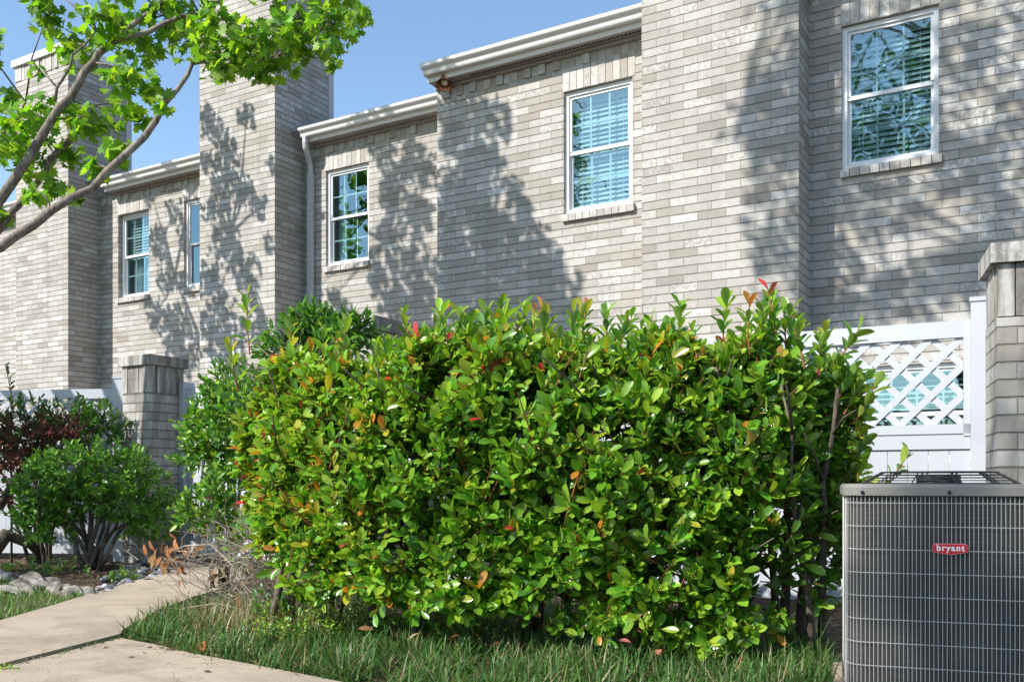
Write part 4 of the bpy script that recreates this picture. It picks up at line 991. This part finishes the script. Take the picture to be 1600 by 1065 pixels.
limb('h', [(300, 101, 2.5), (340, 85, 2), (400, 95, 1.5), (430, 90, 1)], None, 6.4, 6.6)
limb('i', [(-40, 330, 5), (-10, 250, 4), (20, 200, 3), (40, 160, 2)], fork + UP * .3, 6.9, 7.1)
MO, MD, MN, MS, MC, MU = [], [], [], [], [], []
MCOL = [(.16, .34, .026), (.22, .42, .03), (.11, .26, .024), (.28, .47, .04)]
def mleaf(p, size):
    MO.append(tuple(p)); MD.append((R.gauss(0, .7), R.gauss(0, .7), R.uniform(-1.1, .15))); MN.append((R.gauss(0, .6), R.gauss(0, .6) - .3, R.uniform(.1, 1))); MS.append(size * R.uniform(.7, 1.2)); MC.append(jit(R.choice(MCOL), .2)); MU.append(R.uniform(-.1, .3))
def near(p): return min((q for L in LIMB.values() for q in L), key=lambda q: (q - p).length)
VIS = [(75, 30, 32), (120, 75, 36), (165, 28, 40), (215, 60, 42), (195, 125, 42), (260, 28, 40), (300, 55, 42), (340, 92, 36), (330, 28, 36), (385, 65, 38), (430, 58, 42), (470, 32, 44), (520, 42, 42), (555, 20, 28), (405, 102, 32), (440, 96, 28), (482, 80, 22), (520, 98, 12), (150, 190, 34), (180, 232, 24), (215, 185, 18), (110, 185, 28), (62, 165, 24), (25, 190, 34), (40, 240, 42), (5, 215, 34), (110, 240, 28), (85, 290, 22), (50, 300, 18), (20, 150, 18), (150, 262, 18), (122, 312, 10), (205, 172, 14), (240, 135, 24), (-30, 180, 36), (-60, 240, 45), (60, -20, 40), (180, -30, 45), (300, -30, 45), (420, -30, 45), (520, -20, 40), (-40, 60, 40), (-10, 330, 18), (255, 165, 10), (60, 110, 14), (345, 110, 20), (370, 85, 24)]
for x, y, r in VIS:
    Zc = 6.5 + R.uniform(-.35, .35); c = at(x, y, Zc); rm = r / F * Zc; q = near(c)
    tk.tube([q, q.lerp(c, .5) + Vector((R.gauss(0, .03), R.gauss(0, .03), .03)), c + UP * rm * .3], [.008, .006, .003], 5)
    for k in range(int(5 + (r / 40) ** 2 * 76)):
        d = Vector(rand_dirs(1)[0]) * rm * (R.random() ** .45); p = c + d
        if R.random() < .3: tk.tube([c + UP * rm * .1, p], [.003, .0015], 3, False)
        mleaf(p, .080)
def in_frame(p, mg=25):
    q = proj(p); return q is not None and -mg < q[0] < 1600 + mg and -mg < q[1] < 1065
def caster(px, py, r, Y, t0, t1, size=.10, cover=.8, tree=None, sep=.0):
    w = onwall(px, py, Y); Zw = -w.x * SN + w.y * CS; rm = r / F * Zw; t = R.uniform(t0, t1); c = w - Vector((SX, SY, SZ)) * t
    n = int(cover * math.pi * rm * rm / (size * size * .36)) + 2
    for k in range(n):
        d = Vector(rand_dirs(1)[0]) * rm * 1.05 * (R.random() ** .4); p = c + d
        if in_frame(p): continue
        tree(p, size)
    return c
SH2 = [(330, 190, 25), (352, 240, 30), (385, 178, 18), (350, 292, 28), (385, 300, 22), (328, 330, 18), (405, 325, 16), (352, 382, 32), (385, 425, 30), (330, 440, 30), (402, 455, 22), (352, 485, 34), (400, 500, 26), (330, 525, 30), (362, 545, 30), (320, 250, 18)]
SHC = [(272, 330, 18), (250, 380, 22), (292, 372, 18), (262, 430, 24), (292, 440, 18), (242, 490, 22), (280, 500, 26), (270, 530, 26), (300, 540, 20), (297, 300, 14), (235, 300, 14), (285, 560, 22)]
SHA = [(600, 240, 22), (640, 230, 26), (665, 262, 24), (612, 300, 28), (650, 332, 32), (600, 362, 14), (632, 402, 28), (665, 422, 28), (602, 452, 26), (650, 462, 34), (522, 462, 14), (660, 492, 30), (625, 480, 28), (540, 490, 16), (590, 420, 16), (497, 330, 9), (494, 450, 12), (635, 265, 20)]
SHB = [(700, 182, 28), (740, 172, 32), (778, 182, 26), (722, 232, 36), (762, 252, 30), (702, 302, 32), (742, 312, 34), (800, 300, 22), (822, 332, 18), (790, 372, 40), (742, 392, 46), (702, 422, 42), (842, 392, 34), (862, 442, 40), (802, 452, 46), (742, 472, 46), (880, 482, 28), (692, 484, 34), (700, 350, 30), (840, 470, 40)]
hub = []
for L, Y, t0, t1, cv in ((SH2, YC2, 2.4, 3.2, 1.75), (SHC, YA, 2.6, 3.4, 1.7), (SHA, YA, 3.3, 4.2, 1.9), (SHB, YB, 3.3, 4.3, 2.3)):
    for x, y, r in L:
        c = caster(x, y, r, Y, t0, t1, .10, cv, mleaf); hub.append((c, L))
# limbs of the same tree that carry the sprays outside the picture
top = fork + Vector((-.1, .1, .8))
for L, mid in ((SHB, Vector((-7.2, 3.6, 5.0))), (SHA, Vector((-8.6, 4.2, 4.6))), (SH2, Vector((-9.8, 4.4, 4.4))), (SHC, Vector((-11.2, 4.6, 4.0)))):
    cs = [c for c, l in hub if l is L]; cen = sum(cs, Vector()) / len(cs)
    mp_ = [top, top.lerp(mid, .5) + Vector((0, 0, .15)), mid, mid.lerp(cen, .6), cen]; tk.tube(mp_, [.085, .075, .06, .045, .03], 8)
    for c in cs:
        q = min(mp_[2:], key=lambda a: (a - c).length); e = c
        if not in_frame(e, 0) and not in_frame(q.lerp(e, .5), 0): tk.tube([q, q.lerp(e, .5) + Vector((R.gauss(0, .08), R.gauss(0, .08), .06)), e], [.026, .018, .006], 5)
tk.build("trunk", M['maple_bark'], maple, True)
leaves("crown", MAPLE, MO, MD, MN, MS, MC, M['maple'], maple, MU)

# ------------------------------------------------------------------ trees on the far side of the walk (behind the camera): they shade the right wall and show in the panes
def far_tree(label, base, height, casters, extra, lsz=.17):
    o = thing("oak_tree", label, "tree", base); O, D, N, S, C = [], [], [], [], []
    def add(p, size): O.append(tuple(p)); D.append((R.gauss(0, 1), R.gauss(0, 1), R.gauss(-.2, .6))); N.append((R.gauss(0, .6), R.gauss(0, .6), 1)); S.append(size * R.uniform(.7, 1.3)); C.append(jit(R.choice([G1, G2, (.05, .13, .02)])))
    cs = [caster(x, y, r, Y, a, b, .13, cv, add) for x, y, r, Y, a, b, cv in casters]
    for c, r, n in extra:
        c = Vector(c); cs.append(c)
        for k in range(n): add(c + Vector(rand_dirs(1)[0]) * r * R.random() ** .4, lsz)
    m = MB(); base = Vector(base); cen = sum(cs, Vector()) / len(cs); tp = base.lerp(cen, .5); tp = Vector(((base.x * 2 + cen.x) / 3, (base.y * 2 + cen.y) / 3, height * .5))
    m.tube([base - UP * .1, base + UP * 1.2, base.lerp(tp, .6), tp], [.36, .27, .22, .18], 12)
    hubs = [cs[i] for i in range(0, len(cs), max(1, len(cs) // 5))]
    for h_ in hubs: m.tube([tp, tp.lerp(h_, .55) + Vector((R.gauss(0, .2), R.gauss(0, .2), .2)), h_], [.05, .03, .014], 6)
    for c in cs:
        h_ = min(hubs, key=lambda q: (q - c).length)
        if (h_ - c).length > .05: m.tube([h_, (h_ + c) / 2 + Vector((R.gauss(0, .1), R.gauss(0, .1), .05)), c], [.016, .012, .005], 4)
    m.build("trunk", M['bark'], o, True); leaves("crown", OVAL3, O, D, N, S, C, M['leaf2'], o)
CD = [(1160, 182, 22), (1182, 225, 30), (1152, 195, 22), (1222, 162, 26), (1192, 275, 30), (1232, 235, 30), (1202, 332, 30), (1182, 382, 12), (1222, 392, 30), (1202, 432, 34), (1236, 482, 28), (1232, 322, 26), (1240, 110, 16)]
cast = [(x, y, r, YC3, 4.8, 6.2, 1.2) for x, y, r in CD]
for k in range(84):
    cast.append((R.uniform(1265, 1640), R.uniform(-60, 520), R.uniform(26, 44), YB, 4.5, 6.2, 1.1))
far_tree("tall oak across the walk behind the camera that dapples the right hand wall", (3.2, -3.5, 0), 13, cast, [])
ACS = [(x, y, 52, 2.75, 10.6, 11.4, 1.5) for x, y in ((1345, 800), (1400, 830), (1350, 870), (1430, 900), (1400, 960), (1500, 800), (1560, 830), (1580, 900), (1520, 900), (1460, 1010), (1400, 1050), (1590, 980), (1620, 850), (1540, 1060), (1460, 830), (1500, 880))]
ext = [((R.uniform(-5.9, -1.0), R.gauss(-8.3, .4), R.uniform(7.6, 12.6)), R.uniform(.6, .9), 150) for _ in range(34)]
ext += [((R.uniform(-13.4, -11.9), R.gauss(-8.3, .4), R.uniform(8.9, 12)), R.uniform(.5, .7), 90) for _ in range(7)]
far_tree("broad oak behind the camera reflected in the right hand window", (-1.2, -11.5, 0), 11, ACS, ext, .20)
ext = [((R.gauss(-13.5, 1.5), R.gauss(-13, 1.2), R.uniform(4.5, 9.5)), R.uniform(.8, 1.3), 90) for _ in range(20)]
far_tree("smaller oak behind the camera reflected in the left windows", (-13.5, -13.3, 0), 8, [], ext)
